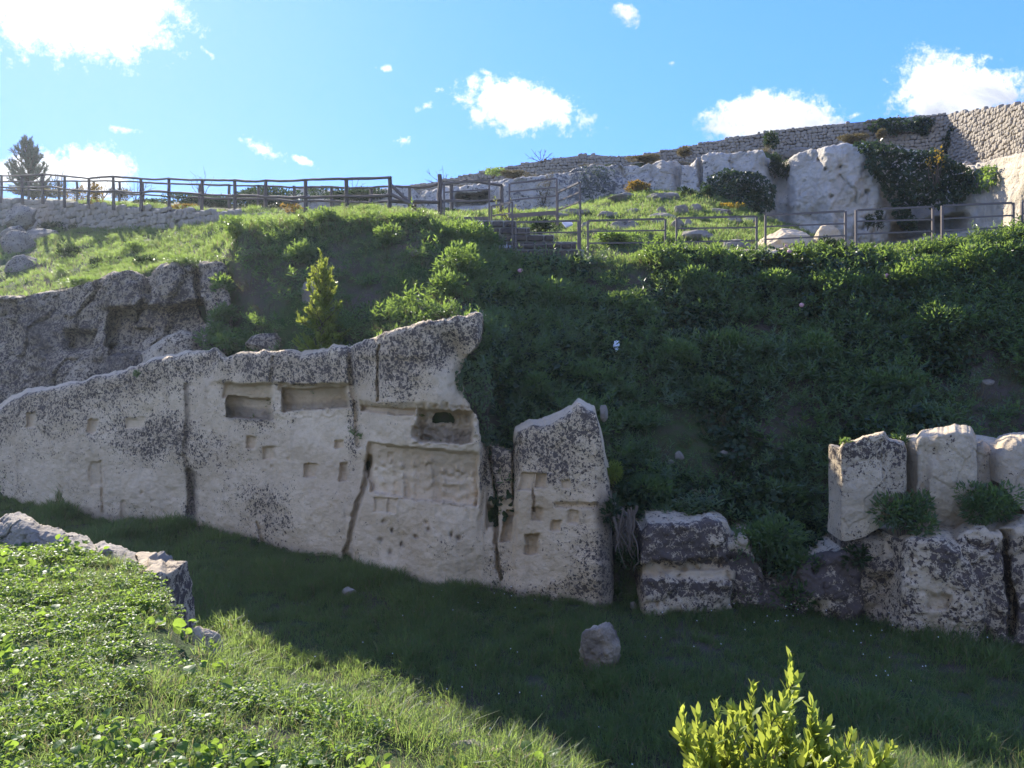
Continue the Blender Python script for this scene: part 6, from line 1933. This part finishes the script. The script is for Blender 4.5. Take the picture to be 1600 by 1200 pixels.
twig_plant('pine_tree', 'small thin dark pine just right of the bushy pine', 'tree', base, tips, 0.26, 0.12, 'pine', 10, 0.03, 0.05, start=0.4, sub=1, sublen=0.4, segs=2, ang=0.9)


def bare_tree(label, base, tips, seed, r0):
    rg = np.random.default_rng(seed)
    rt = link('bare_shrub', None, label=label, cat='shrub', loc=Vector(base))
    parts, twigs = [], []
    for tp in tips:
        t = np.linspace(0, 1, 7)[:, None]
        q = base + (tp - base) * t + rg.normal(0, 0.03, (7, 3)) * np.linalg.norm(tp - base) * t
        parts.append(tube_geo(q - base, np.linspace(r0, r0 * 0.3, 7), 5, 0, 1, caps=False))
        for k in range(5):
            o = q[rg.integers(2, 7)]
            dv = unit(tp - base + rg.normal(0, 0.5, 3) * np.linalg.norm(tp - base))
            e = o + dv * np.linalg.norm(tp - base) * rg.uniform(0.15, 0.35)
            twigs.append(tube_geo(np.linspace(o, e, 4) - base, np.linspace(r0 * 0.45, r0 * 0.2, 4), 4, 0, 1, caps=False))
    V, F = join(parts)
    link('branches', make_mesh('branches', V, F, mat=M['bark']), rt)
    V, F = join(twigs)
    link('twigs', make_mesh('twigs', V, F, mat=M['bark']), rt)


bare_tree('leafless shrub on the skyline above the tall leaning log post', P(694, 292, 36), [P(x, y, 36) for x, y in [(664, 280), (672, 272), (682, 270), (692, 266), (700, 270), (706, 276)]], 1, 0.02)
bare_tree('leafless shrub on top of the old wall, over the long upper railing', P(846, 254, 34), [P(x, y, 34) for x, y in [(824, 244), (834, 238), (844, 236), (853, 235), (862, 240), (866, 246)]], 2, 0.02)
bare_tree('leafless tree behind the fence, left of the dark hedge', P(312, 316, 36), [P(x, y, 36) for x, y in [(298, 284), (306, 276), (314, 278), (322, 275), (330, 284)]], 3, 0.02)
bare_tree('leafless tree behind the fence in front of the low white cloud', P(212, 318, 36), [P(x, y, 36) for x, y in [(200, 288), (208, 284), (216, 285), (230, 287), (238, 292)]], 4, 0.02)
bare_tree('leafless tree behind the fence between the pine and the cloud', P(160, 312, 38), [P(x, y, 38) for x, y in [(146, 284), (156, 280), (166, 284), (176, 290), (182, 286)]], 5, 0.02)
bare_tree('thin leafless shrub behind the right half of the front fence', P(552, 300, 34), [P(x, y, 34) for x, y in [(540, 284), (550, 282), (560, 283), (566, 288)]], 6, 0.015)

# pink flowers on the right slope
for (x, y, lb) in [(1226, 416, 'pair of pink flower heads on the bright crest, lower one'), (1221, 407, 'pair of pink flower heads on the bright crest, upper one'), (1412, 431, 'pink flower head on the slope below the yellow tree'),
                   (1373, 454, 'pink flower head in dark leaves under the white cliff'), (813, 446, 'pinkish flower head at the top left of the right slope'), (1244, 500, 'pink flower head in the middle of the right slope')]:
    q = hit(x, y)
    V, F = boulder_geo((0.05, 0.05, 0.045), int(x), n=5, cuts=4, amp=0.3, fine=0.01)
    link('flower_head', make_mesh('flower_head', V, F, mat=M['pink'], smooth=False), label=lb, cat='flower', group='pink flower heads on the slope', loc=Vector(q + np.array([0, -0.28, 0.30])))


# ------------------------------------------------------------------ thin haze volume added to stand in for veiling lens glare
HAZE = 0.00045
if HAZE:
    hv = np.array([(x, y, z) for x in (-175, 175) for y in (-175, 175) for z in (-5.95, 13.0)], float)
    hf = np.array([[0, 1, 3, 2], [4, 6, 7, 5], [0, 4, 5, 1], [2, 3, 7, 6], [0, 2, 6, 4], [1, 5, 7, 3]])
    hm = bpy.data.materials.new('haze')
    hm.use_nodes = True
    H = NT(hm.node_tree)
    pv = H.n('ShaderNodeVolumePrincipled', {'Color': (0.80, 0.90, 1.0, 1), 'Density': HAZE, 'Anisotropy': 0.6})
    H.n('ShaderNodeOutputMaterial', {1: pv.outputs[0]})
    link('haze', make_mesh('haze', hv, hf, smooth=False, mat=hm), kind='stuff')
